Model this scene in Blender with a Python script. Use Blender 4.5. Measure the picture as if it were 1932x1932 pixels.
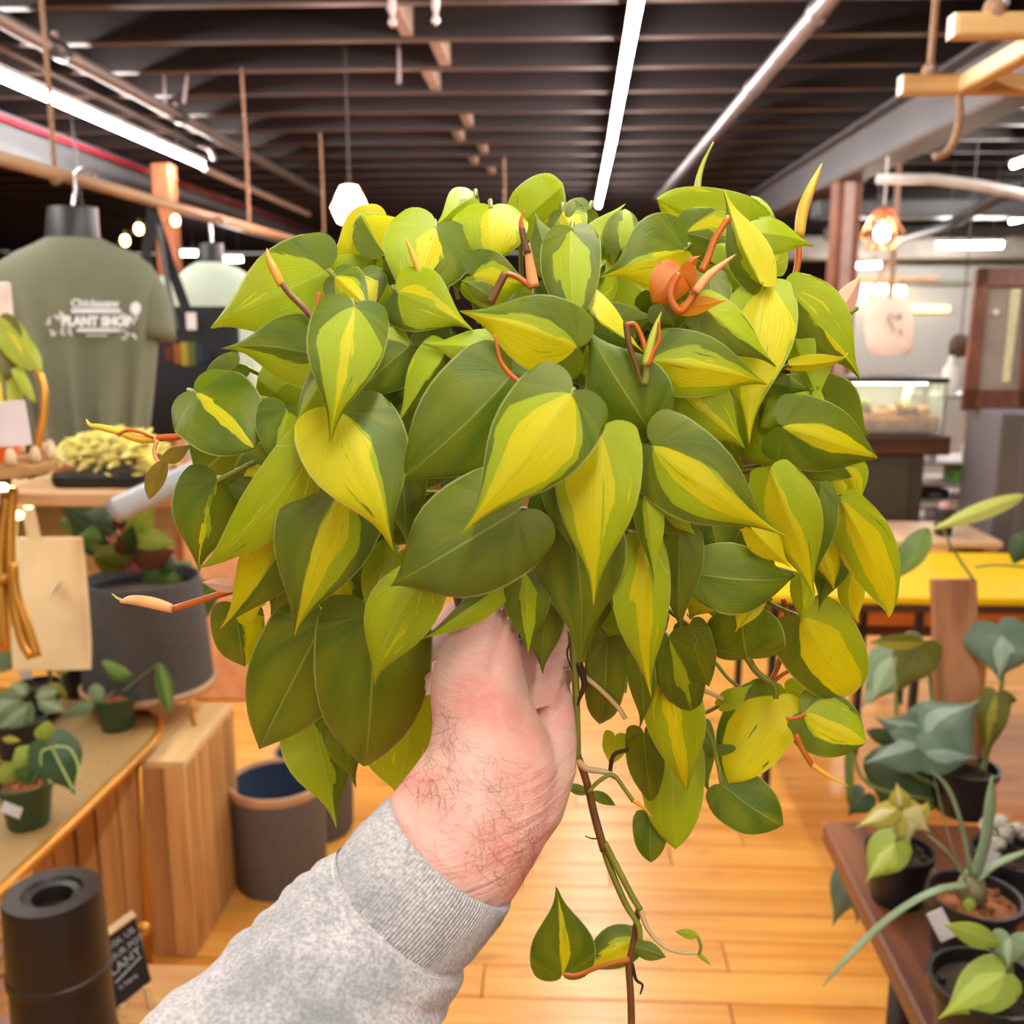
import bpy, bmesh, math, random
from mathutils import Vector, Matrix, Euler, noise

for _o in list(bpy.data.objects):
    bpy.data.objects.remove(_o, do_unlink=True)
SC = bpy.context.scene
COL = SC.collection
R = math.radians
PI = math.pi

# ------------------------------------------------------------------ camera
F = 1850.0                       # focal length in pixels of the 1932 x 1932 frame
CAM_LOC = Vector((0.0, 0.0, 1.55))
PITCH, YAW = R(11.04), R(2.44)
cam_data = bpy.data.cameras.new('camera')
cam = bpy.data.objects.new('camera', cam_data)
COL.objects.link(cam)
cam.location = CAM_LOC
cam.rotation_euler = (PI / 2 - PITCH, 0, YAW)
cam_data.sensor_width = 36.0
cam_data.lens = F / 1932.0 * 36.0
cam_data.clip_start = 0.02
cam_data.clip_end = 200
cam_data.dof.use_dof = True
cam_data.dof.focus_distance = 0.47
cam_data.dof.aperture_fstop = 11.0
SC.camera = cam

# ------------------------------------------------------------------ light and exposure
SC.view_settings.view_transform = 'Standard'
SC.view_settings.look = 'None'
SC.view_settings.gamma = 1.0
SC.view_settings.use_curve_mapping = False
SC.view_settings.exposure = 0.76
world = bpy.data.worlds.new('world')
SC.world = world
world.use_nodes = True
WB = world.node_tree.nodes['Background']
WB.inputs['Color'].default_value = (1.0, 0.95, 0.88, 1)
WB.inputs['Strength'].default_value = 0.26
if hasattr(SC, 'cycles'):          # an interior needs few bounces
    SC.cycles.max_bounces = 5
    SC.cycles.diffuse_bounces = 3
    SC.cycles.glossy_bounces = 3
    SC.cycles.transmission_bounces = 4
    SC.cycles.caustics_reflective = False
    SC.cycles.caustics_refractive = False
TUBE = 84.0                      # emission of the LED tubes
PENDANT = 60.0                   # emission of the filament bulbs

# ------------------------------------------------------------------ picking points
CM = Matrix.Translation(CAM_LOC) @ Euler((PI / 2 - PITCH, 0, YAW), 'XYZ').to_matrix().to_4x4()
CR = CM.to_3x3()
CU, CV, CZ = CR @ Vector((1, 0, 0)), CR @ Vector((0, 1, 0)), CR @ Vector((0, 0, 1))
def ray(px, py):
    return CR @ Vector(((px - 966) / F, -(py - 966) / F, -1.0))
def at(px, py, d):
    return CAM_LOC + ray(px, py) * d
def onz(px, py, z):
    r = ray(px, py); return CAM_LOC + r * ((z - CAM_LOC.z) / r.z)
def onx(px, py, x):
    r = ray(px, py); return CAM_LOC + r * (x / r.x)
def ony(px, py, y):
    r = ray(px, py); return CAM_LOC + r * (y / r.y)
def depth_of(p):
    return -(CM.inverted() @ Vector(p)).z

# ------------------------------------------------------------------ materials
def srgb(r, g, b):
    f = lambda c: (c / 255 / 12.92) if c / 255 <= 0.04045 else ((c / 255 + 0.055) / 1.055) ** 2.4
    return (f(r), f(g), f(b))

MATS = {}
class NT:
    """small helper round a node tree"""
    def __init__(self, name):
        self.m = bpy.data.materials.new(name)
        self.m.use_nodes = True
        self.t = self.m.node_tree
        self.bsdf = self.t.nodes['Principled BSDF']
        self.out = self.t.nodes['Material Output']
    def n(self, kind, **kw):
        nd = self.t.nodes.new(kind)
        for k, v in kw.items():
            setattr(nd, k, v)
        return nd
    def link(self, a, b):
        self.t.links.new(a, b)
    def put(self, sock, v):
        if isinstance(v, bpy.types.NodeSocket):
            self.t.links.new(v, sock)
        else:
            sock.default_value = v
    def math(self, op, a, b=0.0, c=None, clamp=False):
        nd = self.n('ShaderNodeMath', operation=op, use_clamp=clamp)
        self.put(nd.inputs[0], a); self.put(nd.inputs[1], b)
        if c is not None: self.put(nd.inputs[2], c)
        return nd.outputs[0]
    def mix(self, fac, a, b, blend='MIX'):
        nd = self.n('ShaderNodeMix', data_type='RGBA', blend_type=blend)
        self.put(nd.inputs[0], fac)
        self.put(nd.inputs[6], a if isinstance(a, bpy.types.NodeSocket) else (*a, 1))
        self.put(nd.inputs[7], b if isinstance(b, bpy.types.NodeSocket) else (*b, 1))
        return nd.outputs[2]
    def noise(self, vec, scale, detail=3, rough=0.5, out=0):
        nd = self.n('ShaderNodeTexNoise')
        nd.inputs['Scale'].default_value = scale
        nd.inputs['Detail'].default_value = detail
        nd.inputs['Roughness'].default_value = rough
        if vec is not None: self.link(vec, nd.inputs['Vector'])
        return nd.outputs[out]
    def ramp(self, fac, lo, hi):
        nd = self.n('ShaderNodeMapRange', interpolation_type='SMOOTHSTEP')
        self.put(nd.inputs[0], fac)
        nd.inputs[1].default_value = lo; nd.inputs[2].default_value = hi
        return nd.outputs[0]
    def objco(self, scale=(1, 1, 1)):
        tc = self.n('ShaderNodeTexCoord')
        mp = self.n('ShaderNodeMapping')
        mp.inputs['Scale'].default_value = scale
        self.link(tc.outputs['Object'], mp.inputs['Vector'])
        return mp.outputs[0]
    def bump(self, h, strength, dist=0.01):
        nd = self.n('ShaderNodeBump')
        nd.inputs['Strength'].default_value = strength
        nd.inputs['Distance'].default_value = dist
        self.link(h, nd.inputs['Height'])
        self.link(nd.outputs[0], self.bsdf.inputs['Normal'])

def pm(name, col, rough=0.55, metal=0.0, var=0.12, scale=12.0, bump=0.0, stretch=(1, 1, 1), coat=0.0, col2=None, detail=3):
    """procedural principled material: colour varied by noise"""
    if name in MATS: return MATS[name]
    t = NT(name)
    v = t.objco(stretch)
    f = t.noise(v, scale, detail)
    f = t.ramp(f, 0.3, 0.7)
    a = tuple(c * (1 - var) for c in col) if col2 is None else col
    b = tuple(min(1, c * (1 + var)) for c in col) if col2 is None else col2
    t.link(t.mix(f, a, b), t.bsdf.inputs['Base Color'])
    t.bsdf.inputs['Roughness'].default_value = rough
    t.bsdf.inputs['Metallic'].default_value = metal
    t.bsdf.inputs['Coat Weight'].default_value = coat
    if bump:
        t.bump(t.noise(v, scale * 3, 4), bump)
    MATS[name] = t.m
    return t.m

def wood(name, col, dark, axis=0, scale=3.0, rough=0.5, knots=0.5, coat=0.0, per_object=0.0):
    """grain runs along the axis"""
    if name in MATS: return MATS[name]
    t = NT(name)
    st = [14.0, 14.0, 14.0]; st[axis] = 0.9
    v = t.objco(tuple(st))
    if per_object:
        oi = t.n('ShaderNodeObjectInfo')
        va = t.n('ShaderNodeVectorMath', operation='ADD')
        cx = t.n('ShaderNodeCombineXYZ')
        r10 = t.math('MULTIPLY', oi.outputs['Random'], 57.0)
        for i in range(3): t.link(r10, cx.inputs[i])
        t.link(v, va.inputs[0]); t.link(cx.outputs[0], va.inputs[1])
        v = va.outputs[0]
    g = t.ramp(t.noise(v, scale, 5, 0.6), 0.3, 0.72)
    c = t.mix(g, dark, col)
    if knots:
        st2 = [5.0, 5.0, 5.0]; st2[axis] = 2.0
        k = t.noise(t.objco(tuple(st2)), 1.6, 1)
        k = t.ramp(k, 0.68, 0.78)
        c = t.mix(t.math('MULTIPLY', k, knots), c, tuple(x * 0.35 for x in dark))
    if per_object:
        h = t.n('ShaderNodeHueSaturation')
        vv = t.math('MULTIPLY_ADD', oi.outputs['Random'], per_object, 1 - per_object / 2)
        t.link(vv, h.inputs['Value']); t.link(c, h.inputs['Color'])
        c = h.outputs[0]
    t.link(c, t.bsdf.inputs['Base Color'])
    t.bsdf.inputs['Roughness'].default_value = rough
    t.bsdf.inputs['Coat Weight'].default_value = coat
    t.bsdf.inputs['Coat Roughness'].default_value = 0.25
    MATS[name] = t.m
    return t.m

def glow(name, col, strength):
    if name in MATS: return MATS[name]
    t = NT(name)
    t.bsdf.inputs['Base Color'].default_value = (*col, 1)
    t.bsdf.inputs['Emission Color'].default_value = (*col, 1)
    t.bsdf.inputs['Emission Strength'].default_value = strength
    MATS[name] = t.m
    return t.m

def glass(name, col=(1, 1, 1), alpha=0.25, rough=0.05):
    """thin pane: mostly clear, some reflection"""
    if name in MATS: return MATS[name]
    t = NT(name)
    tr = t.n('ShaderNodeBsdfTransparent'); tr.inputs[0].default_value = (*col, 1)
    mx = t.n('ShaderNodeMixShader'); mx.inputs[0].default_value = alpha
    t.bsdf.inputs['Base Color'].default_value = (*col, 1)
    t.bsdf.inputs['Roughness'].default_value = rough
    t.link(tr.outputs[0], mx.inputs[1]); t.link(t.bsdf.outputs[0], mx.inputs[2])
    t.link(mx.outputs[0], t.out.inputs[0])
    MATS[name] = t.m
    return t.m

# ------------------------------------------------------------------ meshes
class MB:
    def __init__(self):
        self.v, self.f = [], []
    def add(self, vs, fs):
        o = len(self.v)
        self.v += [tuple(x) for x in vs]
        self.f += [tuple(i + o for i in f) for f in fs]
        return self
    def box(self, c, s, rot=None):
        """centre, full sizes, optional 3x3 / euler rotation"""
        c = Vector(c)
        m = rot if isinstance(rot, Matrix) else (Euler(rot).to_matrix() if rot else Matrix.Identity(3))
        vs = [c + m @ Vector((x * s[0] / 2, y * s[1] / 2, z * s[2] / 2)) for x in (-1, 1) for y in (-1, 1) for z in (-1, 1)]
        return self.add(vs, [(0, 1, 3, 2), (4, 6, 7, 5), (0, 4, 5, 1), (2, 3, 7, 6), (0, 2, 6, 4), (1, 5, 7, 3)])
    def cbox(self, c, s, b=0.005, rot=None):
        """box with chamfered edges"""
        c = Vector(c)
        m = rot if isinstance(rot, Matrix) else (Euler(rot).to_matrix() if rot else Matrix.Identity(3))
        bm = bmesh.new()
        bmesh.ops.create_cube(bm, size=1)
        for v in bm.verts: v.co = Vector((v.co.x * s[0], v.co.y * s[1], v.co.z * s[2]))
        bmesh.ops.bevel(bm, geom=bm.edges[:], offset=b, segments=1, affect='EDGES')
        bm.verts.index_update()
        vs = [c + m @ v.co for v in bm.verts]
        fs = [[v.index for v in f.verts] for f in bm.faces]
        bm.free()
        return self.add(vs, fs)
    def tube(self, pts, rad, n=8, cap=True, flat=None):
        """swept circle along points; rad is a number or a list; flat = squash across (w, h)"""
        pts = [Vector(p) for p in pts]
        if not hasattr(rad, '__len__'): rad = [rad] * len(pts)
        vs, fs = [], []
        up = None
        for i, p in enumerate(pts):
            t = (pts[min(i + 1, len(pts) - 1)] - pts[max(i - 1, 0)])
            t = t.normalized() if t.length > 1e-9 else Vector((0, 0, 1))
            if up is None:
                up = Vector((0, 0, 1)) if abs(t.z) < 0.9 else Vector((0, 1, 0))
            s = t.cross(up)
            if s.length < 1e-6: s = t.cross(Vector((1, 0, 0)))
            s.normalize(); u = s.cross(t); up = u
            for k in range(n):
                a = 2 * PI * k / n
                fx, fy = flat or (1, 1)
                vs.append(p + (s * math.cos(a) * fx + u * math.sin(a) * fy) * rad[i])
        for i in range(len(pts) - 1):
            for k in range(n):
                a, b = i * n + k, i * n + (k + 1) % n
                fs.append((a, b, b + n, a + n))
        if cap:
            fs.append(tuple(range(n - 1, -1, -1)))
            fs.append(tuple(range((len(pts) - 1) * n, len(pts) * n)))
        return self.add(vs, fs)
    def lathe(self, c, prof, n=24, axis=None, cap0=True, cap1=True):
        """prof: (radius, height) pairs going up from c"""
        c = Vector(c)
        q = Vector((0, 0, 1)).rotation_difference(Vector(axis)).to_matrix() if axis is not None else Matrix.Identity(3)
        vs, fs = [], []
        for r, h in prof:
            for k in range(n):
                a = 2 * PI * k / n
                vs.append(c + q @ Vector((r * math.cos(a), r * math.sin(a), h)))
        for i in range(len(prof) - 1):
            for k in range(n):
                a, b = i * n + k, i * n + (k + 1) % n
                fs.append((a, b, b + n, a + n))
        if cap0: fs.append(tuple(range(n - 1, -1, -1)))
        if cap1: fs.append(tuple(range((len(prof) - 1) * n, len(prof) * n)))
        return self.add(vs, fs)
    def loft(self, rings, cap=True):
        n = len(rings[0]); vs = [p for r in rings for p in r]; fs = []
        for i in range(len(rings) - 1):
            for k in range(n):
                a, b = i * n + k, i * n + (k + 1) % n
                fs.append((a, b, b + n, a + n))
        if cap:
            fs.append(tuple(range(n - 1, -1, -1)))
            fs.append(tuple(range((len(rings) - 1) * n, len(rings) * n)))
        return self.add(vs, fs)
    def grid(self, rows):
        n = len(rows[0]); vs = [p for r in rows for p in r]
        fs = [(i * n + k, i * n + k + 1, (i + 1) * n + k + 1, (i + 1) * n + k) for i in range(len(rows) - 1) for k in range(n - 1)]
        return self.add(vs, fs)
    def ball(self, c, r, n=12, m=8, squash=(1, 1, 1)):
        c = Vector(c); vs, fs = [], []
        rings = []
        for i in range(1, m):
            th = PI * i / m
            rings.append([c + Vector((r * squash[0] * math.sin(th) * math.cos(2 * PI * k / n), r * squash[1] * math.sin(th) * math.sin(2 * PI * k / n), r * squash[2] * -math.cos(th))) for k in range(n)])
        return self.loft(rings)
    def mesh(self, name, smooth=False, angle=None):
        me = bpy.data.meshes.new(name)
        me.from_pydata([tuple(v) for v in self.v], [], self.f)
        me.update()
        if smooth:
            me.polygons.foreach_set('use_smooth', [True] * len(me.polygons))
            if angle:
                try: me.set_sharp_from_angle(angle=R(angle))
                except Exception: pass
        return me
    def build(self, name, mat, parent=None, smooth=False, angle=None, label=None):
        me = self.mesh(name, smooth, angle)
        o = bpy.data.objects.new(name, me)
        COL.objects.link(o)
        if mat is not None: me.materials.append(mat)
        if parent is not None: adopt(o, parent)
        if label: o['label'] = label
        return o

def adopt(o, parent):
    """parent a child that is modelled in world coordinates"""
    o.parent = parent
    m = Matrix.Identity(4)
    chain = []
    p = parent
    while p is not None:
        chain.append(p); p = p.parent
    for q in reversed(chain):
        m = m @ q.matrix_parent_inverse @ q.matrix_basis
    o.matrix_parent_inverse = m.inverted()

def thing(name, loc, label, cat, group=None):
    o = bpy.data.objects.new(name, None)
    COL.objects.link(o)
    o.empty_display_size = 0.05
    o.location = loc
    tag(o, label, cat, group)
    return o
def tag(o, label, cat=None, group=None, kind=None):
    o['label'] = label
    if cat: o['category'] = cat
    if group: o['group'] = group
    if kind: o['kind'] = kind
    return o
def structure(o, label=None):
    o['kind'] = 'structure'
    if label: o['label'] = label
    return o
def piece(name, me, parent, mat=None, loc=None, scale=None):
    o = bpy.data.objects.new(name, me)
    COL.objects.link(o)
    o.parent = parent
    if loc is not None: o.location = loc
    if scale is not None: o.scale = scale
    return o
def spline(pts, n=6):
    """Catmull-Rom through the points"""
    P = [Vector(p) for p in pts]
    if len(P) < 3: 
        return [P[0].lerp(P[-1], i / n) for i in range(n + 1)]
    out = []
    Q = [P[0] * 2 - P[1]] + P + [P[-1] * 2 - P[-2]]
    for i in range(1, len(Q) - 2):
        p0, p1, p2, p3 = Q[i - 1], Q[i], Q[i + 1], Q[i + 2]
        for k in range(n):
            t = k / n
            out.append(0.5 * ((2 * p1) + (p2 - p0) * t + (2 * p0 - 5 * p1 + 4 * p2 - p3) * t * t + (3 * p1 - p0 - 3 * p2 + p3) * t ** 3))
    out.append(P[-1])
    return out
def text(name, body, size, mat, parent, origin, xdir, ydir, extrude=0.0004, align='CENTER', sx=1.0, bold=0.0):
    cu = bpy.data.curves.new(name, 'FONT')
    cu.body = body; cu.size = size; cu.extrude = extrude
    cu.align_x = align; cu.align_y = 'CENTER'
    cu.resolution_u = 3
    cu.offset = bold
    cu.materials.append(mat)
    tmp = bpy.data.objects.new(name, cu)
    me = bpy.data.meshes.new_from_object(tmp)
    bpy.data.objects.remove(tmp); bpy.data.curves.remove(cu)
    me.name = name
    o = bpy.data.objects.new(name, me)
    COL.objects.link(o)
    x = Vector(xdir).normalized(); y = Vector(ydir); y = (y - x * y.dot(x)).normalized(); z = x.cross(y)
    m = Matrix((x, y, z)).transposed().to_4x4()
    m.translation = Vector(origin)
    adopt(o, parent)
    o.matrix_basis = m @ Matrix.Diagonal((sx, 1, 1, 1))
    return o

# ------------------------------------------------------------------ leaves of every plant
def interp(tab, x):
    for (a, b), (c, d) in zip(tab, tab[1:]):
        if x <= c:
            k = (x - a) / (c - a)
            return b + (d - b) * k
    return tab[-1][1]
HEART = [(0, .88), (.06, .96), (.12, .99), (.2, 1.0), (.3, .975), (.4, .895), (.5, .75), (.6, .555), (.7, .345), (.78, .205), (.86, .11), (.93, .058), (.97, .032), (1, .0)]
OVAL = [(0, .10), (.06, .42), (.12, .62), (.2, .80), (.3, .94), (.4, 1.0), (.5, .99), (.6, .90), (.7, .74), (.78, .58), (.86, .38), (.93, .19), (.97, .09), (1, .0)]
ROUND = [(0, .80), (.06, .92), (.12, .98), (.2, 1.0), (.3, 1.0), (.4, .98), (.5, .94), (.6, .87), (.7, .76), (.78, .63), (.86, .47), (.93, .28), (.97, .14), (1, .0)]
LONG = [(0, .62), (.06, .78), (.12, .88), (.2, .97), (.3, 1.0), (.4, .95), (.5, .83), (.6, .64), (.7, .42), (.78, .255), (.86, .135), (.93, .066), (.97, .035), (1, .0)]
BROAD = [(0, .86), (.06, .95), (.12, .985), (.2, 1.0), (.3, 1.0), (.4, .965), (.5, .89), (.6, .77), (.7, .59), (.78, .42), (.86, .24), (.93, .105), (.97, .045), (1, .0)]
STRAP = [(0, .5), (.06, .7), (.12, .85), (.2, .95), (.3, 1), (.5, 1), (.7, .9), (.86, .6), (.93, .35), (.97, .2), (1, .0)]
UCOL = (-1, -.965, -.88, -.75, -.58, -.40, -.22, -.08, 0, .08, .22, .40, .58, .75, .88, .965, 1)
ULOW = (-1, -.85, -.5, -.2, 0, .2, .5, .85, 1)
def leaf_mesh(name, P0, P1, width, roll=0.0, fold=0.15, arch=0.06, curl=0.0, lobe=0.55, prof=HEART, low=False, edge=0.08, bend=0.0, wave=0.0, facing=None, seed=0):
    """blade from its base P0 to its tip P1; faces the camera unless rolled about its axis"""
    P0, P1 = Vector(P0), Vector(P1)
    ax = P1 - P0; L = ax.length; ax.normalize()
    face = (CAM_LOC - (P0 + P1) / 2).normalized() if facing is None else Vector(facing).normalized()
    nr = (face - ax * face.dot(ax))
    if nr.length < 1e-4: nr = ax.orthogonal()
    nr.normalize()
    nr = Matrix.Rotation(R(roll), 3, ax) @ nr
    ac = ax.cross(nr).normalized()         # across: to the right when the tip points up
    W = width / 2
    us = ULOW if low else UCOL
    rows, uvs = [], []
    ss = [a for a, b in HEART] if not low else (0, .12, .3, .5, .7, .86, 1)
    rng = random.Random(seed)
    ph = rng.uniform(0, 6)
    for s in ss:
        w = interp(prof, s) * W
        row = []
        for u in us:
            x = u * w
            au = abs(u)
            h = math.sqrt(max(0.0, 1 - (2 * au - 1) ** 2))
            y = s * L
            if s < 0.34:
                y -= lobe * W * h * (1 - s / 0.34) ** 1.6
            z = arch * L * 4 * s * (1 - s) - fold * abs(x) * (1 - 0.35 * au) - edge * W * au ** 4
            if s > 0.7: z += curl * L * ((s - 0.7) / 0.3) ** 2
            if s < 0.3: z -= 0.12 * W * h * (1 - s / 0.3)
            z += wave * W * math.sin(s * 9 + ph + (1.3 if u > 0 else 0)) * au * au
            xb = x + bend * L * 4 * s * (1 - s)
            row.append(P0 + ax * y + ac * xb + nr * z)
            uvs.append(((u + 1) / 2, y / L))
        rows.append(row)
    n = len(us)
    me = bpy.data.meshes.new(name)
    vs = [tuple(p) for r in rows for p in r]
    fs = [(i * n + k, i * n + k + 1, (i + 1) * n + k + 1, (i + 1) * n + k) for i in range(len(rows) - 1) for k in range(n - 1)]
    me.from_pydata(vs, [], fs)
    uvl = me.uv_layers.new(name='leaf')
    for lp in me.loops:
        uvl.data[lp.index].uv = uvs[lp.vertex_index]
    me.polygons.foreach_set('use_smooth', [True] * len(me.polygons))
    me.update()
    return me

def leaf_material(name, dark, mid, bright, vein=None, rough=0.4, trans=0.18, rim=None):
    """variegated blade; bands between the object's own lo/hi (bright) and mlo/mhi (mid)"""
    if name in MATS: return MATS[name]
    t = NT(name)
    uv = t.n('ShaderNodeUVMap', uv_map='leaf')
    sp = t.n('ShaderNodeSeparateXYZ'); t.link(uv.outputs[0], sp.inputs[0])
    ug = t.math('MULTIPLY_ADD', sp.outputs[0], 2.0, -1.0)
    v = sp.outputs[1]
    # veins fan out from the stalk: pull the across coordinate together towards the base
    fan = t.math('POWER', t.math('MINIMUM', t.math('MAXIMUM', t.math('DIVIDE', v, 0.26), 0.004), 1.0), 0.6)
    u = t.math('MAXIMUM', t.math('MINIMUM', t.math('DIVIDE', ug, fan), 2.4), -2.4)
    def attr(k):
        a = t.n('ShaderNodeAttribute', attribute_type='OBJECT', attribute_name=k)
        return a.outputs['Fac']
    seed = attr('seed')
    def streak(ku, kv, off, detail=3, rough_=0.6):
        c = t.n('ShaderNodeCombineXYZ')
        # streaks fan out from the base: shear the across coordinate along the blade
        t.link(t.math('MULTIPLY', u, ku), c.inputs[0])
        sh = t.math('MULTIPLY_ADD', t.math('ABSOLUTE', u), -0.55 * kv, t.math('MULTIPLY', v, kv))
        t.link(sh, c.inputs[1])
        t.link(t.math('ADD', seed, off), c.inputs[2])
        return t.noise(c.outputs[0], 1.0, detail, rough_)
    n1 = t.math('SUBTRACT', streak(2.0, 2.8, 1.7, 3, 0.5), 0.5)
    n2 = t.math('SUBTRACT', streak(2.0, 2.8, 9.3, 3, 0.5), 0.5)
    n3 = t.math('SUBTRACT', streak(2.4, 2.4, 21.1, 3, 0.5), 0.5)
    amp = attr('amp')
    def band(lo, hi, na, nb):
        a = t.math('ADD', t.math('SUBTRACT', u, lo), t.math('MULTIPLY', na, amp))
        b = t.math('ADD', t.math('SUBTRACT', hi, u), t.math('MULTIPLY', nb, amp))
        return t.math('MULTIPLY', t.ramp(a, -0.012, 0.012), t.ramp(b, -0.012, 0.012))
    mband = band(attr('mlo'), attr('mhi'), n2, n3)
    yband = band(attr('lo'), attr('hi'), n1, n2)
    hue = attr('hue')                                # 0 fresh green .. 1 grey olive
    dk = t.mix(hue, dark, tuple(0.5 * a + 0.5 * b for a, b in zip(dark, srgb(104, 112, 44))))
    c = t.mix(mband, dk, mid)
    c = t.mix(yband, c, bright)
    # flame-like flecks along the veins
    fk = streak(5.0, 1.7, 61.0, 3, 0.55)
    f1 = t.math('MULTIPLY', t.ramp(fk, 0.66, 0.675), t.math('MAXIMUM', mband, yband))
    c = t.mix(f1, c, t.mix(yband, bright, mid))
    f2 = t.math('MULTIPLY', t.ramp(streak(4.2, 1.5, 77.0, 3, 0.55), 0.70, 0.712), t.math('MAXIMUM', mband, yband))
    c = t.mix(f2, c, dk)
    fine = t.ramp(streak(26.0, 3.0, 4.0, 2), 0.25, 0.75)
    c = t.mix(t.math('MULTIPLY', fine, 0.16), c, tuple(0.45 * x for x in mid))
    big = t.ramp(streak(1.2, 1.6, 33.0, 2), 0.3, 0.7)
    c = t.mix(t.math('MULTIPLY', big, 0.14), c, bright)
    if vein is not None:
        k = t.math('SUBTRACT', 1.0, t.ramp(t.math('ABSOLUTE', ug), 0.008, 0.03))
        c = t.mix(t.math('MULTIPLY', k, 0.3), c, vein)
    if rim is not None:
        e = t.ramp(t.math('ABSOLUTE', ug), 0.955, 0.985)
        c = t.mix(t.math('MULTIPLY', e, 0.55), c, rim)
    t.link(c, t.bsdf.inputs['Base Color'])
    t.bsdf.inputs['Roughness'].default_value = rough
    t.bsdf.inputs['Specular IOR Level'].default_value = 0.32
    t.bump(fine, 0.16, 0.0016)
    tr = t.n('ShaderNodeBsdfTranslucent'); t.link(c, tr.inputs[0])
    mx = t.n('ShaderNodeMixShader'); mx.inputs[0].default_value = trans
    t.link(t.bsdf.outputs[0], mx.inputs[1]); t.link(tr.outputs[0], mx.inputs[2])
    t.link(mx.outputs[0], t.out.inputs[0])
    MATS[name] = t.m
    return t.m
def leaf_props(o, lo=2, hi=-2, mlo=2, mhi=-2, amp=0.5, hue=0.3, seed=0.0):
    far_ = lambda k: math.copysign(9.0, k) if abs(k) > 1.02 else k
    lo, hi, mlo, mhi = far_(lo), far_(hi), far_(mlo), far_(mhi)
    o['lo'] = float(lo); o['hi'] = float(hi); o['mlo'] = float(mlo); o['mhi'] = float(mhi)
    o['amp'] = float(amp); o['hue'] = float(hue); o['seed'] = float(seed)
    return o
# =================================================================== the shop: floor, ceiling, walls, beams
ZC = 2.52                                   # underside of the joists
FLOORW = wood('floor_pine', srgb(248, 182, 88), srgb(230, 148, 60), axis=0, scale=1.6, rough=0.33, knots=0.45, coat=0.25, per_object=0.16)
JOINT = pm('floor_joint', srgb(96, 52, 22), 0.8)
floor = structure(MB().box((0.5, 5.0, -0.04), (17, 20, 0.05)).build('floor', JOINT), 'honey-coloured pine plank floor')
PW = 0.116
lens = [1.3, 1.7, 2.1, 2.5]
pmesh = []
for ln in lens:
    m = MB().cbox((0, 0, -0.0078), (ln - 0.003, PW - 0.0035, 0.0155), 0.0016).mesh('plank')
    m.materials.append(FLOORW); pmesh.append(m)
rng = random.Random(11)
y = 1.10
while y < 5.8:
    x = -2.9 + rng.uniform(-.8, 0)
    xe = 1.2 + 0.42 * y
    while x < xe:
        k = rng.randrange(4)
        piece('plank', pmesh[k], floor, loc=(x + lens[k] / 2, y + PW / 2, rng.uniform(-.0006, .0004)))
        x += lens[k]
    y += PW
YF = y
def far_floor():
    t = NT('floor_pine_far')
    br = t.n('ShaderNodeTexBrick')
    br.inputs['Scale'].default_value = 1.0; br.inputs['Brick Width'].default_value = 1.9; br.inputs['Row Height'].default_value = PW
    br.inputs['Mortar Size'].default_value = 0.004; br.offset = 0.43
    br.inputs['Color1'].default_value = (*srgb(238, 166, 86), 1); br.inputs['Color2'].default_value = (*srgb(222, 142, 64), 1); br.inputs['Mortar'].default_value = (*srgb(110, 62, 28), 1)
    t.link(t.objco(), br.inputs['Vector'])
    t.link(br.outputs[0], t.bsdf.inputs['Base Color'])
    t.bsdf.inputs['Roughness'].default_value = 0.36
    t.bsdf.inputs['Coat Weight'].default_value = 0.25
    return t.m
FAR = far_floor()
MB().box((0.5, (YF + 14.9) / 2, -0.0085), (16.9, 14.9 - YF, 0.017)).box((0.5, (-4.9 + 1.1) / 2, -0.0085), (16.9, 6.0, 0.017)).box((-5.4, (YF + 1.1) / 2, -0.0105), (5.1, YF - 1.1, 0.017)).box((5.2, (YF + 1.1) / 2, -0.0105), (7.5, YF - 1.1, 0.017)).build('floor_boards', FAR, floor)

JOIST = wood('joist_paint', srgb(48, 38, 39), srgb(34, 26, 28), axis=0, scale=2, rough=0.45, knots=0)
JLIT = wood('joist_edge', srgb(88, 69, 64), srgb(62, 47, 45), axis=0, scale=2, rough=0.5, knots=0)  # paler joist undersides: light from the tubes below put into the colour
DECK = pm('deck_paint', srgb(26, 20, 21), 0.7)
ceiling = structure(MB().box((0.5, 5, ZC + 0.265), (17, 20, 0.05)).build('ceiling', DECK), 'dark painted ceiling of joists and boards')
jm = MB().cbox((0, 0, 0.119), (16.9, 0.045, 0.238), 0.003).mesh('joist'); jm.materials.append(JOIST); jm.materials.append(JLIT)
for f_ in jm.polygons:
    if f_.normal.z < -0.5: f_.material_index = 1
JY = [3.29 + 0.413 * k for k in range(-14, 28)]
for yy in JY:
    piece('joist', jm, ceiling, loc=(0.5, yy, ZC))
bm_ = MB().cbox((0, 0, 0.1), (0.045, 0.366, 0.19), 0.003).mesh('bridging'); bm_.materials.append(pm('bare_bridging', srgb(128, 102, 86), 0.7))
for k, (px, py) in enumerate([(763, 29), (835, 87), (821, 145), (873, 192), (857, 225), (906, 254), (888, 279), (922, 300)]):
    p = onz(px, py, ZC + .06)
    j = min(range(len(JY)), key=lambda i: abs(JY[i] + .2065 - p.y))
    piece('bridging', bm_, ceiling, loc=(p.x, JY[j] + .2065, ZC + .004))

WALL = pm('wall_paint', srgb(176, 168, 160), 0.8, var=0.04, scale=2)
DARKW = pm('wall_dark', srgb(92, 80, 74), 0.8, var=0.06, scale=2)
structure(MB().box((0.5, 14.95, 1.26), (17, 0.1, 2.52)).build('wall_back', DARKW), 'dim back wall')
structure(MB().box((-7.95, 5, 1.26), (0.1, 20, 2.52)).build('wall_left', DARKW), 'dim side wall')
structure(MB().box((8.95, 5, 1.26), (0.1, 20, 2.52)).build('wall_right', WALL), 'pale side wall')
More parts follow.
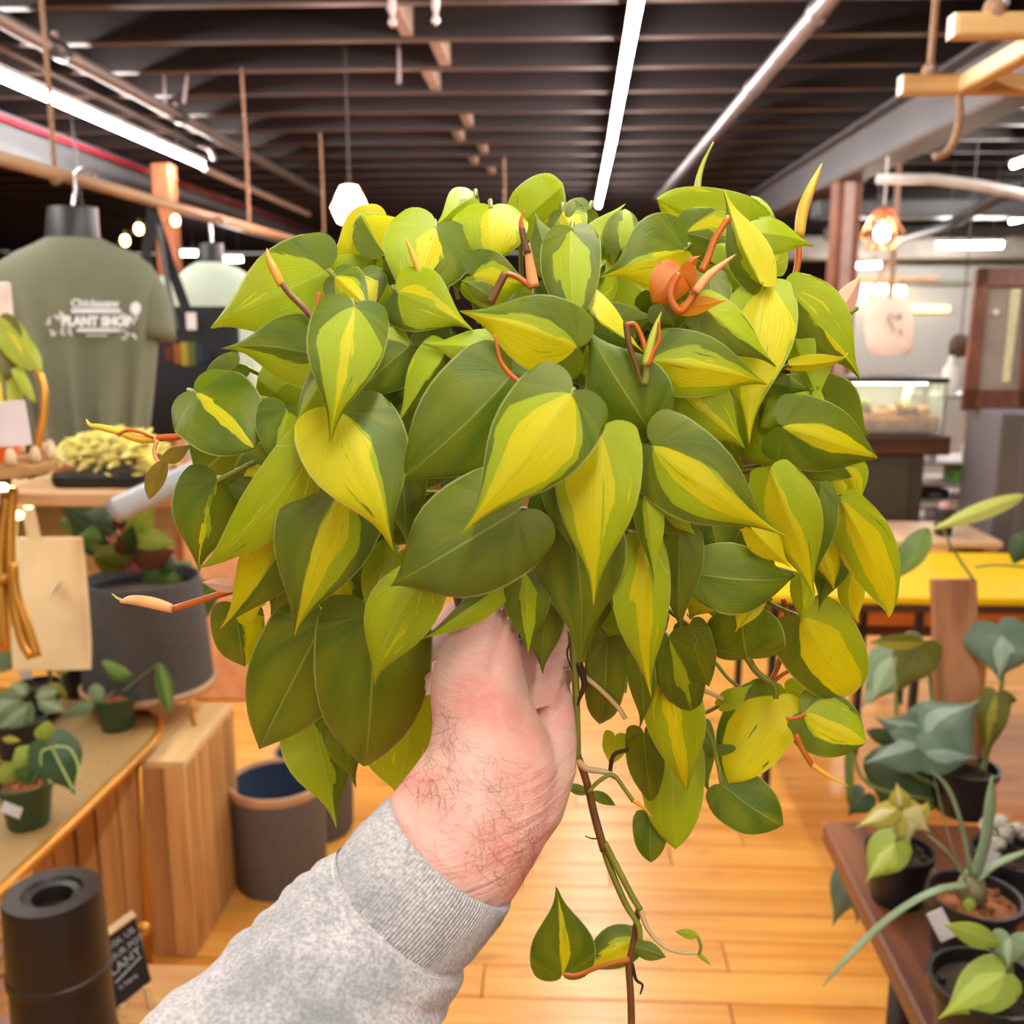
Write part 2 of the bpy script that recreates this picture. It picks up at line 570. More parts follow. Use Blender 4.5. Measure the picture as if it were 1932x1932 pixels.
# white partition behind the terrarium
structure(MB().box((5.15, 7.6, 0.98), (6.1, 0.1, 1.96)).build('wall_partition', pm('partition_white', srgb(158, 159, 158), 0.7, var=0.03, scale=2)), 'white partition wall behind the shelves')

# ---- steel beams with flanges
def beam(name, x, y0, y1, ztop, depth, mat, flange, label, fl=0.14):
    m = MB()
    yc, ln = (y0 + y1) / 2, y1 - y0
    m.box((x, yc, ztop - depth / 2), (0.012, ln, depth))
    m.box((x, yc, ztop - 0.008), (fl, ln, 0.016))
    o = m.build(name, mat)
    MB().cbox((x, yc, ztop - depth + 0.008), (fl, ln, 0.018), 0.003).build('flange', flange, o)
    structure(o, label)
    return o
BEAMW = pm('beam_grey_paint', srgb(118, 118, 124), 0.5, var=0.08, scale=3)
beam('beam_left', -2.66, 0.2, 14.5, ZC - 0.01, 0.20, BEAMW, pm('flange_grey', srgb(164, 152, 140), 0.5), 'pale grey steel beam beside the shirts')
beam('beam_right', 1.53, 0.2, 14.5, ZC - 0.02, 0.235, pm('beam_mauve_paint', srgb(84, 77, 81), 0.5, var=0.08, scale=3), pm('flange_brown', srgb(74, 50, 40), 0.6), 'mauve-grey steel beam with a brown flange')
# post under the right beam
pc = MB()
pc.box((1.53, 5.46, 1.14), (0.055, 0.13, 2.28))
po = structure(pc.build('column', pm('column_core', srgb(176, 150, 146), 0.5)), 'rusty steel column under the beam')
for s in (-1, 1):
    MB().cbox((1.53 + s * 0.045, 5.46, 1.14), (0.035, 0.14, 2.28), 0.004).build('flange', pm('column_rust', srgb(118, 66, 44), 0.6, var=0.2, scale=6), po)
# copper-painted post behind the black bag
pp = ony(318, 470, 5.6)
structure(MB().cbox((pp.x, 5.6, 1.2), (0.11, 0.11, 2.4), 0.01).build('column_copper', pm('copper_paint', srgb(150, 86, 56), 0.5, var=0.15, scale=5)), 'copper-coloured column behind the black bag')

# ---- pipes, conduit and rails under the ceiling
STEEL = pm('galvanised', srgb(132, 121, 126), 0.35, metal=0.55, var=0.1, scale=8)
DULL = pm('dull_pipe', srgb(120, 104, 98), 0.45, metal=0.3, var=0.1, scale=8)
def pipe(name, px0, px1, z, r, mat, label, ext=0.0, square=False, cat='pipe'):
    """straight run seen from px0 to px1 at one height"""
    a, b = onz(*px0, z), onz(*px1, z)
    a.x = b.x = (a.x + b.x) / 2                # runs parallel to the beams
    d = (b - a).normalized(); a = a - d * ext
    m = MB().tube([a, b], r, 4 if square else 12)
    o = m.build(name, mat, None, not square)
    tag(o, label, cat)
    return o, a, b
o, a, b = pipe('conduit', (1560, 0), (1218, 405), ZC - 0.045, 0.03, STEEL, 'thick galvanised conduit slanting down from the top right', 2.4)
for t in (0.30, 0.42, 0.84):
    c = a.lerp(b, t)
    MB().tube([c - (b - a).normalized() * .03, c + (b - a).normalized() * .03], 0.036, 12).build('coupling', STEEL, o, True)
o, a, b = pipe('sprinkler_pipe', (0, 35), (606, 366), ZC - 0.05, 0.026, DULL, 'thin brown sprinkler pipe running above the left light tube', 2.0)
for px, py in ((105, 92), (332, 217)):
    c = onz(px, py, ZC - 0.05); d = (b - a).normalized()
    MB().tube([c - d * .06, c + d * .06], 0.034, 10).build('coupling', pm('coupling_dark', srgb(70, 62, 62), 0.4, metal=.4), o, True)
    MB().tube([c, c + Vector((0, 0, .055))], 0.012, 8).build('hanger', pm('hanger_pink', srgb(186, 148, 140), .5), o, True)
o, a, b = pipe('water_pipe', (0, 90), (368, 272), ZC - 0.03, 0.013, DULL, 'slim pipe ending in an elbow above the left light tube', 2.0)
MB().tube(spline([b, b + Vector((.05, .06, -.01)), b + Vector((.07, .09, -.07))], 5), 0.015, 8).build('elbow', STEEL, o, True)
o, a, b = pipe('light_rail', (392, 318), (578, 404), ZC - 0.13, 0.02, pm('rail_tan', srgb(172, 150, 138), .5), 'pale empty rail continuing from the end of the left light tube', 0.0, True, 'rail')
o, a, b = pipe('red_conduit', (0, 205), (600, 447), ZC - 0.035, 0.014, pm('red_paint', srgb(196, 44, 72), .45, var=.1), 'crimson conduit running along the grey beam', 1.5)
for t in (.40, .49, .58, .66):
    c = a.lerp(b, t); d = (b - a).normalized()
    MB().tube([c - d * .015, c + d * .015], 0.021, 8).build('clip', pm('clip_tan', srgb(190, 150, 130), .5), o, True)
# pendant droplets of the sprinkler line at the top
for px, py, nm in ((740, 18, 'sprinkler head hanging from the ceiling by the first bridging'), (822, 14, 'sprinkler head at the top edge between joists')):
    p = onz(px, py, ZC - .03)
    o = MB().lathe(p + Vector((0, 0, -.05)), [(.004, 0), (.014, .012), (.006, .03), (.012, .05), (.012, .32)], 10).build('sprinkler', pm('sprinkler_pink', srgb(206, 178, 176), .4, metal=.3), None, True)
    tag(o, nm, 'sprinkler')
p = onz(752, 120, ZC - .02)
tag(MB().tube([p + Vector((0, 0, .258)), p + Vector((.002, 0, -.02)), p + Vector((.0, 0, -.07))], [.006, .006, .008], 8).build('hanging_rod', pm('rod_mauve', srgb(150, 128, 128), .5), None, True), 'short mauve rod hanging below the bridging', 'rod')
for px, lab in ((310, 'pale wire hanger dropping to the sprinkler pipe, first of two'), (345, 'pale slanted wire hanger dropping to the sprinkler pipe')):
    p = onz(px, 165, ZC - .05)
    tag(MB().tube([p + Vector((.02 if px > 320 else 0, 0, .05)), p + Vector((0, 0, -.06))], .006, 6).build('wire_hanger', pm('rod_mauve', srgb(150, 128, 128), .5)), lab, 'hanger')

# ---- LED tubes: the lamps of the shop and added ones behind the camera
LED = glow('led_white', (1.0, 0.97, 0.90), TUBE)
HOUS = pm('led_housing', srgb(210, 208, 204), 0.4)
def led(a, b, label, group='LED ceiling tubes', r=0.0155, k=None):
    a, b = Vector(a), Vector(b)
    o = thing('led_tube', (a + b) / 2 + Vector((0, 0, 0.06)), label, 'light tube', group)
    d = (b - a).normalized()
    MB().tube([a, b], r, 8).build('tube', LED, o, True)
    s = d.cross(Vector((0, 0, 1))).normalized()
    rot = Matrix((s, d, Vector((0, 0, 1)))).transposed()
    MB().box((a + b) / 2 + Vector((0, 0, r + 0.012)), (0.036, (b - a).length + 0.04, 0.02), rot).build('housing', HOUS, o)
    for t in (.15, .85):
        c = a.lerp(b, t) + Vector((0, 0, r + .02))
        MB().tube([c, Vector((c.x, c.y, ZC + .24))], .004, 6).build('suspension_wire', STEEL, o)
    return o
ZL = ZC - 0.12
q0, q1 = onz(0, 145, ZL), onz(382, 312, ZL)
q1.x = (q0.x + q1.x) / 2; dd = Vector((0, 1, 0))
led(q1 - dd * 2.4, q1, 'bright LED tube above the grey beam and hanging shirts')
led(q1 - dd * 5.0, q1 - dd * 2.5, 'LED tube overhead in line with the one by the shirts')
c0, c1, c2 = onz(1203, 0, ZL), onz(1154, 272, ZL), onz(1129, 388, ZL)
led(c0 - (c1 - c0).normalized() * 0.4, c1, 'long bright LED tube running up the middle of the ceiling')
led(c1 + (c2 - c1).normalized() * .06, c2, 'far LED tube just above the plant leaves in the middle')
e = (c1 - c0).normalized()
led(c0 - e * 3.4, c0 - e * 0.9, 'LED tube overhead in line with the middle row')
g0 = onz(1912, 312, ZL)
led(g0 + Vector((0, -2.4, 0)), g0, 'LED tube at the right edge beyond the mauve beam')
g1 = onz(1908, 418, ZL)
led(g1 + Vector((0, -2.4, 0)), g1, 'small distant LED tube at the right edge below the other')
g2, g3 = ony(1770, 464, 6.8), ony(1890, 462, 6.8)
led(g2, g3, 'short level LED tube above the white partition wall', r=.02)
g4, g5 = ony(1588, 503, 7.0), ony(1660, 500, 7.0)
led(g4, g5, 'short level LED tube seen beside the rusty column', r=.016)
# unseen tubes added behind the camera to light the scene from the front
led((-1.6, -3.2, ZL), (-1.6, -0.8, ZL), 'LED tube over the shop front on the shirt side')
led((1.4, -3.2, ZL), (1.4, -0.8, ZL), 'LED tube over the shop front on the bench side')
for px, py in ((350, 478), (436, 489)):
    p = ony(px, py, 9.5)
    led(p - Vector((.10, 0, 0)), p + Vector((.10, 0, 0)), 'tiny distant light left of the far shirt neck' if px < 400 else 'tiny distant light right of the far shirt neck', r=.022)
# ---- dark ducts and boxes beyond the right beam
DUCT = pm('duct_grey', srgb(92, 90, 94), 0.5, var=.1, scale=3)
p = ony(1750, 500, 7.4)
tag(MB().cbox((p.x + .6, 7.4, 2.06), (3.6, .3, .16), .01).build('header_panel', pm('header_grey', srgb(120, 114, 106), .6)), 'grey-brown header panel above the white partition', 'panel')
tag(MB().tube([ony(1655, 338, 4.4), ony(1760, 338, 4.4), ony(1840, 348, 4.4), ony(1950, 372, 4.4)], .022, 10).build('curved_pipe', pm('pipe_white', srgb(206, 196, 192), .4), None, True), 'white curved pipe behind the right pendant lamp', 'pipe')
tag(MB().tube([ony(1932, 345, 4.6), ony(1800, 420, 5.6), ony(1700, 450, 6.4)], .03, 8).build('black_pipe', pm('pipe_black', srgb(42, 40, 42), .5), None, True), 'dark pipe sloping behind the right pendant lamp', 'pipe')
for i, (py, yy, hh, c) in enumerate(((395, 6.2, .10, (60, 58, 62)), (440, 6.9, .08, (88, 84, 86)))):
    p = ony(1760, py, yy)
    tag(MB().cbox((p.x + .8, yy, p.z), (3.0, .2, hh), .01).build('ceiling_duct', pm('duct%d' % i, srgb(*c), .5)), ('upper dark level duct' if i == 0 else 'lower grey level duct') + ' beyond the right beam', 'duct')

# ---- pendant lamps
def pendant(c, rad, label, cagemat, bulbmat, top, shade=None):
    c = Vector(c)
    o = thing('pendant_lamp', c, label, 'pendant lamp', 'geometric pendant lamps')
    pts = []
    n = 6
    T = [c + Vector((0, 0, rad * 1.25))]
    A = [c + Vector((math.cos(2 * PI * k / n) * rad * .42, math.sin(2 * PI * k / n) * rad * .42, rad * .95)) for k in range(n)]
    B = [c + Vector((math.cos(2 * PI * (k + .5) / n) * rad, math.sin(2 * PI * (k + .5) / n) * rad, -rad * .15)) for k in range(n)]
    D = [c + Vector((math.cos(2 * PI * k / n) * rad * .6, math.sin(2 * PI * k / n) * rad * .6, -rad * .85)) for k in range(n)]
    m = MB()
    for k in range(n):
        for p, q in ((A[k], A[(k + 1) % n]), (A[k], B[k]), (A[k], B[k - 1]), (B[k], D[k]), (B[k], D[(k + 1) % n]), (D[k], D[(k + 1) % n])):
            m.tube([p, q], .0028, 5)
    m.build('cage', cagemat, o)
    MB().ball(c - Vector((0, 0, rad * .08)), rad * .36, 14, 10, (1, 1, 1.15)).build('bulb', bulbmat, o, True)
    MB().lathe(c + Vector((0, 0, rad * .35)), [(rad * .2, 0), (rad * .22, rad * .4), (rad * .3, rad * .65), (rad * .1, rad * .8)], 12).build('socket', pm('socket_copper', srgb(198, 130, 90), .35, metal=.6), o, True)
    MB().tube([c + Vector((0, 0, rad * 1.1)), Vector((c.x, c.y, top + .24))], .005 if shade is None else .004, 6).build('cord', pm('cord_white', srgb(200, 190, 184), .6) if shade is None else pm('cord_dark', srgb(60, 44, 42), .7), o)
    if shade:
        sh = MB()
        sh.loft([A, B, D], cap=True) if False else None
        vs = A + B + D
        fs = []
        for k in range(n):
            fs += [(k, n + k, (k + 1) % n), (k, n + (k - 1) % n, n + k), (n + k, 2 * n + k, 2 * n + (k + 1) % n), (n + k, 2 * n + (k + 1) % n, n + (k + 1) % n)]
        sh.add(vs, fs); sh.add(D, [tuple(range(n))]); sh.add(A, [tuple(range(n))])
        sh.build('shade', shade, o)
    return o
pendant(ony(1665, 436, 4.6) * 1.0, 0.094, 'copper wire pendant lamp with a glowing bulb at the right', pm('copper_wire', srgb(214, 140, 96), .3, metal=.7), glow('bulb_warm', (1.0, 0.80, 0.52), PENDANT), 2.018)
pendant(at(660, 388, 3.9), 0.078, 'blazing pinkish-white diamond pendant lamp left of the plant top', pm('copper_wire', srgb(214, 140, 96), .3, metal=.7), glow('bulb_warm', (1.0, 0.80, 0.52), PENDANT), ZC, glow('grow_pink', (1.0, 0.62, 0.58), 90.0))
# =================================================================== left side of the shop
ROPE = pm('jute_rope', srgb(152, 116, 88), 0.85, var=0.25, scale=160, bump=.4)
def rope(a, b, label, knot=True, r=0.006):
    a, b = Vector(a), Vector(b)
    o = MB().tube(spline([a, a.lerp(b, .5) + Vector((.003, 0, 0)), b], 6), r, 8).build('rope', ROPE, None, True)
    tag(o, label, 'rope')
    if knot: MB().ball(b, r * 2.3, 10, 8, (1, 1, 1.2)).build('knot', ROPE, o, True)
    return o
# bar the shirts hang from
XB = -1.22
b0, b1 = onx(-60, 282, XB), onx(612, 468, XB)
bar = MB().tube([b0, b1], 0.017, 12).build('hanging_bar', wood('bar_wood', srgb(190, 150, 116), srgb(150, 108, 76), axis=1, scale=2, rough=.5, knots=0), None, True)
tag(bar, 'long round wooden bar slung from ropes with shirts on it', 'bar')
for px, lab in ((103, 'jute rope holding the near end of the shirt bar'), (470, 'jute rope holding the middle of the shirt bar'), (619, 'jute rope at the far end of the shirt bar by the blazing lamp')):
    t = (px + 60) / 672.0
    # point of the bar at this pixel column
    lo, hi = 0.0, 1.0
    p = min((b0.lerp(b1, k / 400) for k in range(401)), key=lambda q: abs((CM.inverted() @ q).x / -(CM.inverted() @ q).z * F + 966 - px))
    rope(Vector((p.x, p.y, ZC - .01)), p - Vector((0, 0, .012)), lab)
p = onz(951, 296, ZC - .01)
rope(p, p - Vector((0, 0, .28)), 'short rose-coloured rope hanging behind the plant top', False)

# ---- shirts on hanging body forms
def torso(name, rows, d, th, mat, label, nk, neckmat, hook_px, sleeves, hem=True):
    c0 = at((rows[0][1] + rows[0][2]) / 2, rows[0][0], d)
    o = thing(name, at((rows[-1][1] + rows[-1][2]) / 2, rows[-1][0], d), label, 'shirt', 'shirts on hanging body forms')
    rings = []
    n = 96
    for i, (y, xl, xr, k) in enumerate(rows):
        a, b = at(xl, y, d), at(xr, y, d)
        c = (a + b) / 2; u = (b - a) / 2
        r = []
        for j in range(n):
            t = 2 * PI * j / n
            # hanging folds get deeper towards the hem
            f = 1 + max(0, i - 4) * (0.045 * math.sin(13 * t + 0.8 + i * .06) + 0.03 * math.sin(7 * t + 2.1))
            r.append(c + u * math.cos(t) * (1 + (f - 1) * .15) + Vector((0, 1, 0)) * th * k * math.sin(t) * f)
        rings.append(r)
    MB().loft(rings, cap=False).build('shirt_body', mat, o, True)
    for s in sleeves:
        P = [at(*p, d + .01) for p in s[:-1]]
        w = s[-1]
        MB().tube(spline(P, 4), [w[0] + (w[1] - w[0]) * k / (4 * (len(P) - 1)) for k in range(4 * (len(P) - 1) + 1)], 14, flat=(1, .7)).build('sleeve', mat, o, True)
    # neck of the form and its hook
    (x0, x1, y0, y1) = nk
    a, b = at(x0, y1, d), at(x1, y1, d)
    a2, b2 = at(x0 + 4, y0, d), at(x1 - 4, y0, d)
    rr = []
    for (p, q) in ((a + Vector((0, 0, -.02)), b + Vector((0, 0, -.02))), (a, b), (a2, b2)):
        c = (p + q) / 2; u = (q - p) / 2
        rr.append([c + u * math.cos(2 * PI * k / 24) + Vector((0, 1, 0)) * u.length * .85 * math.sin(2 * PI * k / 24) for k in range(24)])
    MB().loft(rr).build('form_neck', neckmat, o, True, 40, label='black neck of the body form')
    c = (a2 + b2) / 2
    hp = at(*hook_px, depth_of(c)); hp = Vector((hp.x, hp.y, hp.z))
    MB().tube(spline([c, c.lerp(hp, .6), hp + Vector((0, 0, .02)), hp + Vector((.03, 0, .035)), hp + Vector((.05, 0, .01))], 5), .005, 6).build('hook', pm('chrome', srgb(190, 186, 190), .25, metal=.8), o, True)
    return o
SAGE = pm('sage_cotton', srgb(110, 110, 88), 0.9, var=.05, scale=6, bump=.1)
PALE = pm('pale_sage_cotton', srgb(186, 196, 178), 0.9, var=.05, scale=6)
NECK = pm('form_black', srgb(40, 36, 38), 0.45)
D1 = 2.42
s1 = torso('shirt_form', [(450, 90, 188, .55), (462, 70, 212, .7), (476, 36, 250, .85), (500, -2, 282, 1.0), (535, -20, 298, 1.05), (580, -10, 300, 1.05), (630, 12, 296, 1.0), (690, 30, 290, .95), (750, 48, 284, .92), (800, 66, 278, .9), (850, 84, 272, .88)],
           D1, .115, SAGE, 'sage green printed T-shirt on a hanging body form', (88, 186, 392, 452), NECK, (143, 345), [[(262, 522), (288, 565), (300, 640), (.052, .05)], [(-5, 520), (-30, 560), (-50, 640), (.06, .06)]])
PRINT = pm('shirt_print', srgb(224, 222, 224), 0.8, var=.06, scale=40)
pd = D1 - .128
def tp(x, y): return at(x, y, pd)
xd, yd = (at(240, 590, pd) - at(100, 590, pd)), CV
text('print', 'Chickasaw', .026, PRINT, s1, tp(179, 573), xd, yd, bold=.0007)
MB().cbox(tp(181, 587), (.118, .003, .011), .0012).build('print_bar', PRINT, s1)
text('print', 'PLANT SHOP', .031, PRINT, s1, tp(182, 607), xd, yd, sx=.9, bold=.0022)
MB().cbox(tp(186, 623), (.104, .003, .009), .0012).build('print_bar', PRINT, s1)
MB().cbox(tp(182, 633), (.05, .003, .003), .0006).build('print_bar', PRINT, s1)
# leaf sprays either side of the lettering and the dot of the print
rng = random.Random(5)
for cx, cy, n, sx, sy in ((112, 612, 16, 22, 22), (245, 615, 9, 12, 24)):
    m = MB()
    for k in range(n):
        x, y = cx + rng.uniform(-sx, sx), cy + rng.uniform(-sy, sy)
        a = rng.uniform(0, PI)
        v = [tp(x + math.cos(a + t) * rr, y + math.sin(a + t) * rr) for t, rr in ((0, 6), (PI / 2, 2.4), (PI, 6), (3 * PI / 2, 2.4))]
        m.add(v, [(0, 1, 2, 3)])
    m.build('print_leaf_spray', PRINT, s1)
m = MB(); m.add([tp(256 + 10 * math.cos(2 * PI * k / 14), 582 + 13 * math.sin(2 * PI * k / 14)) for k in range(14)], [tuple(range(14))]); m.build('print_dot', PRINT, s1)
D2 = 3.46
torso('shirt_form', [(496, 372, 424, .6), (508, 352, 452, .8), (530, 330, 486, 1.0), (570, 322, 500, 1.05), (640, 334, 498, 1.0), (720, 344, 492, .95), (800, 352, 486, .9), (860, 358, 482, .9)],
      D2, .11, PALE, 'pale sage shirt on a hanging body form behind the black bag', (374, 424, 460, 502), NECK, (398, 430), [[(335, 530), (322, 580), (318, 640), (.06, .055)]])

# ---- black tote bag with a rainbow print
D3 = 2.93
o = thing('tote_bag', at(370, 815, D3), 'black tote bag with a rainbow print hanging beside the sage T-shirt', 'bag')
BLK = pm('black_canvas', srgb(24, 22, 26), 0.85, var=.15, scale=20)
rr = []
for (y, xl, xr, th) in ((578, 286, 448, .012), (640, 280, 452, .03), (720, 272, 448, .04), (800, 268, 438, .035), (822, 274, 430, .012)):
    a, b = at(xl, y, D3), at(xr, y, D3); c = (a + b) / 2; u = (b - a) / 2
    rr.append(ring_ := [c + u * math.copysign(abs(math.cos(2 * PI * k / 24)) ** .5, math.cos(2 * PI * k / 24)) + Vector((0, th, 0)) * math.sin(2 * PI * k / 24) for k in range(24)])
MB().loft(rr).build('bag_body', BLK, o, True, 50)
def strap(pts, d, w, mat, par, name='strap', t=.003):
    P = spline([at(*p, d) for p in pts], 6)
    m = MB(); rows = []
    for k, p in enumerate(P):
        tng = (P[min(k + 1, len(P) - 1)] - P[max(k - 1, 0)]).normalized()
        s = tng.cross(CZ).normalized() * w / 2
        rows.append([p - s + CZ * t / 2, p + s + CZ * t / 2, p + s - CZ * t / 2, p - s - CZ * t / 2])
    m.loft(rows); return m.build(name, mat, par)
strap([(296, 590), (276, 500), (288, 392)], D3, .03, BLK, o)
strap([(287, 392), (318, 490), (352, 585)], D3 - .01, .03, BLK, o)
strap([(300, 425), (314, 520), (336, 640)], D3 - .022, .016, pm('grey_strap', srgb(86, 84, 84), .8), o)
for k, (x, c) in enumerate(((318, (96, 34, 28)), (334, (140, 82, 30)), (348, (168, 146, 40)), (362, (96, 104, 34)), (376, (40, 60, 70)), (390, (30, 32, 66)))):
    h = (26, 34, 40, 40, 30, 24)[k]
    m = MB().cbox(at(x, 668, D3 - .043), (.021, .002, h * 2 * D3 / F * .55), .0008)
    m.build('print_block', pm('rainbow%d' % k, srgb(*c), .8), o)
m = MB().cbox(at(361, 606, D3 - .04), (.03, .003, .05), .001); m.build('price_tag', pm('paper_white', srgb(232, 226, 226), .7), o)

# ---- string of warm bulbs and hanging bits
sl_ = thing('string_light', at(250, 430, 4.6), 'string of small amber bulbs between the shirt neck and the black bag', 'string light')
P = [Vector((at(150, 460, 4.6).x, at(150, 460, 4.6).y, ZC + .24)), at(168, 452, 4.6), at(236, 447, 4.6), at(262, 424, 4.6), at(300, 428, 4.6), at(330, 408, 4.6)]
MB().tube(spline(P, 5), .003, 5).build('wire', pm('pipe_black', srgb(42, 40, 42), .5), sl_)
for px, py in ((236, 454), (262, 432), (331, 416)):
    p = at(px, py, 4.6)
    b_ = MB().ball(p, .02, 10, 8, (1, 1, 1.3)).build('bulb', glow('bulb_amber', (1.0, .55, .16), 14.0), sl_, True)
    MB().lathe(p + Vector((0, 0, .02)), [(.008, 0), (.008, .025)], 8).build('socket', pm('pipe_black', srgb(42, 40, 42), .5), b_)

# ---- generic potted plants
def bgleaf(parent, b, t, d, w, mat, prof=HEART, fold=.25, arch=.08, lobe=.45, roll=0, curl=0, props=None, name='leaf', bend=0, seed=0):
    d0, d1 = (d, d) if not hasattr(d, '__len__') else d
    me = leaf_mesh(name, at(*b, d0), at(*t, d1), w * (d0 + d1) / 2 / F, roll, fold, arch, curl, lobe, prof, False, .1, bend, .03, seed=seed)
    me.materials.append(mat)
    o = bpy.data.objects.new(name, me); COL.objects.link(o); adopt(o, parent)
    leaf_props(o, **(props or dict(seed=b[0] * .13)))
    return o
def bgstem(parent, path, d, r, mat, name='stem'):
    P = []
    for k, p in enumerate(path):
        dd = d if not hasattr(d, '__len__') else d[0] + (d[1] - d[0]) * k / (len(path) - 1)
        P.append(at(*p, dd))
    return MB().tube(spline(P, 5), r, 7).build(name, mat, parent, True)
def pot(parent, base, rb, rt, h, mat, soil='bark_soil', sub=None):
    base = Vector(base)
    MB().lathe(base, [(rb, 0), (rt * .96, h * .86), (rt * 1.05, h * .87), (rt * 1.06, h), (rt * .97, h), (rt * .93, h * .8)], 24, cap1=False).build('pot', mat, parent, True, 35)
    m = MB().lathe(base + Vector((0, 0, h * .82)), [(rt * .94, 0), (rt * .5, .006), (.001, .008)], 16)
    rg_ = random.Random(int(abs(base.x) * 1e4))
    for k in range(26):
        a, q = rg_.uniform(0, 2 * PI), rt * .8 * math.sqrt(rg_.random())
        m.cbox(base + Vector((q * math.cos(a), q * math.sin(a), h * .82 + .006)), (.013, .008, .007), .001, (rg_.uniform(0, 3), rg_.uniform(0, 3), rg_.uniform(0, 3)))
    m.build('soil', pm('bark_soil', srgb(150, 92, 56), .9, var=.35, scale=40) if soil == 'bark_soil' else pm('dark_soil', srgb(58, 42, 30), .95, var=.35, scale=40), parent)
G_POT = pm('green_pot', srgb(52, 74, 44), .45, var=.06)
B_POT = pm('black_pot', srgb(26, 24, 24), .4, var=.1)
LF_GREEN = leaf_material('bg_green_leaf', srgb(74, 108, 50), srgb(120, 150, 70), srgb(176, 190, 90), vein=srgb(180, 200, 130))
LF_SILV = leaf_material('bg_silver_leaf', srgb(120, 146, 104), srgb(170, 190, 150), srgb(206, 216, 180), vein=srgb(150, 170, 120))
LF_GREY = leaf_material('bg_grey_leaf', srgb(96, 118, 98), srgb(158, 174, 156), srgb(186, 196, 182), vein=srgb(150, 170, 130), rough=.3)
LF_OLIVE = leaf_material('bg_olive_leaf', srgb(96, 92, 20), srgb(130, 124, 30), srgb(160, 150, 50), vein=srgb(150, 150, 60), trans=.3)
LF_LIME = leaf_material('bg_lime_leaf', srgb(150, 168, 58), srgb(176, 190, 72), srgb(204, 208, 110), vein=srgb(206, 212, 130))
LF_YEL = leaf_material('bg_yellow_leaf', srgb(196, 176, 60), srgb(150, 150, 56), srgb(228, 214, 150), vein=srgb(230, 220, 150))
LF_DARK = leaf_material('bg_dark_leaf', srgb(40, 62, 34), srgb(58, 84, 44), srgb(90, 110, 60), vein=srgb(80, 110, 60))
LF_RED = leaf_material('bg_red_leaf', srgb(90, 30, 30), srgb(120, 44, 36), srgb(150, 70, 50), vein=srgb(140, 50, 50))
ST_G = pm('bg_stem', srgb(128, 134, 78), .5); ST_R = pm('bg_stem_red', srgb(170, 70, 46), .5)

# ---- brass table with a woven cane top
ZT = 0.55
BRASS = pm('brass', srgb(200, 136, 48), 0.3, metal=.55, var=.1, scale=6)
TPX = [(-260, 1930), (0, 1678), (150, 1536), (284, 1404), (300, 1384), (303, 1370), (298, 1356), (282, 1344), (180, 1318), (0, 1300), (-260, 1290)]
TP = [onz(x, y, ZT) for x, y in TPX]
TC = sum(TP, Vector()) / len(TP); TC.z = 0
table = thing('cane_table', TC, 'brass tray table with a woven cane top full of small pots', 'table')
def cane():
    t = NT('woven_cane')
    co = t.objco()
    w1 = t.n('ShaderNodeTexWave', wave_type='BANDS', bands_direction='X'); w1.inputs['Scale'].default_value = 28; t.link(co, w1.inputs[0])
    w2 = t.n('ShaderNodeTexWave', wave_type='BANDS', bands_direction='Y'); w2.inputs['Scale'].default_value = 28; t.link(co, w2.inputs[0])
    f = t.math('MULTIPLY', w1.outputs['Fac'], w2.outputs['Fac'])
    c = t.mix(f, srgb(132, 90, 40), srgb(240, 206, 138))
    t.link(c, t.bsdf.inputs['Base Color']); t.bsdf.inputs['Roughness'].default_value = .5
    t.bump(f, .6, .004)
    return t.m
nT = len(TP)
m = MB(); m.add([p + Vector((0, 0, -.002)) for p in TP] + [p + Vector((0, 0, -.008)) for p in TP], [tuple(range(nT)), tuple(range(2 * nT - 1, nT - 1, -1))])
m.build('cane_top', cane(), table)
MB().tube([p + Vector((0, 0, -.004)) for p in TP + TP[:1]], .0115, 8, cap=False).build('rim', BRASS, table, True)
for px, py, qx, qy in ((262, 1422, 300, 1812), (-120, 1780, -60, 2300)):
    a = onz(px, py, ZT - .01); b = onz(qx, qy, 0.002)
    MB().tube([a, Vector((a.x + .012, a.y - .06, .002))], .008, 8).build('leg', BRASS, table, True)
a = onz(-200, 1310, ZT); MB().tube([a - Vector((0, 0, .01)), Vector((a.x, a.y, .002))], .008, 8).build('leg', BRASS, table, True)

def base_on(px, py, z=ZT): return onz(px, py, z) + Vector((0, 0, .0005))
# little green pot in the middle of the top, with bark and thin leaves
B = base_on(222, 1372); d = depth_of(B)
o = thing('potted_plant', B, 'seedling in a green pot of orange bark near the table edge', 'potted plant', 'small pots on the cane table')
pot(o, B, .038, .05, .085, G_POT)
bgleaf(o, (250, 1275), (190, 1248), d - .02, 44, LF_GREEN, OVAL, lobe=0, props=dict(mlo=-.6, mhi=.6, seed=1))
bgleaf(o, (300, 1250), (322, 1352), d - .05, 32, LF_GREEN, OVAL, lobe=0, props=dict(mlo=-.6, mhi=.2, seed=2))
bgleaf(o, (176, 1290), (190, 1330), d - .06, 30, LF_SILV, OVAL, lobe=0)
bgleaf(o, (178, 1330), (122, 1348), d - .06, 26, LF_SILV, OVAL, lobe=0)
bgstem(o, [(232, 1305), (262, 1280), (300, 1252)], d - .03, .002, ST_G); bgstem(o, [(215, 1305), (190, 1320), (176, 1330)], d - .05, .002, ST_G)
bgstem(o, [(275, 1300), (274, 1260), (272, 1235)], d, .003, ST_R)
MB().ball(at(272, 1234, d), .009, 8, 6).build('bud', ST_R, o, True)
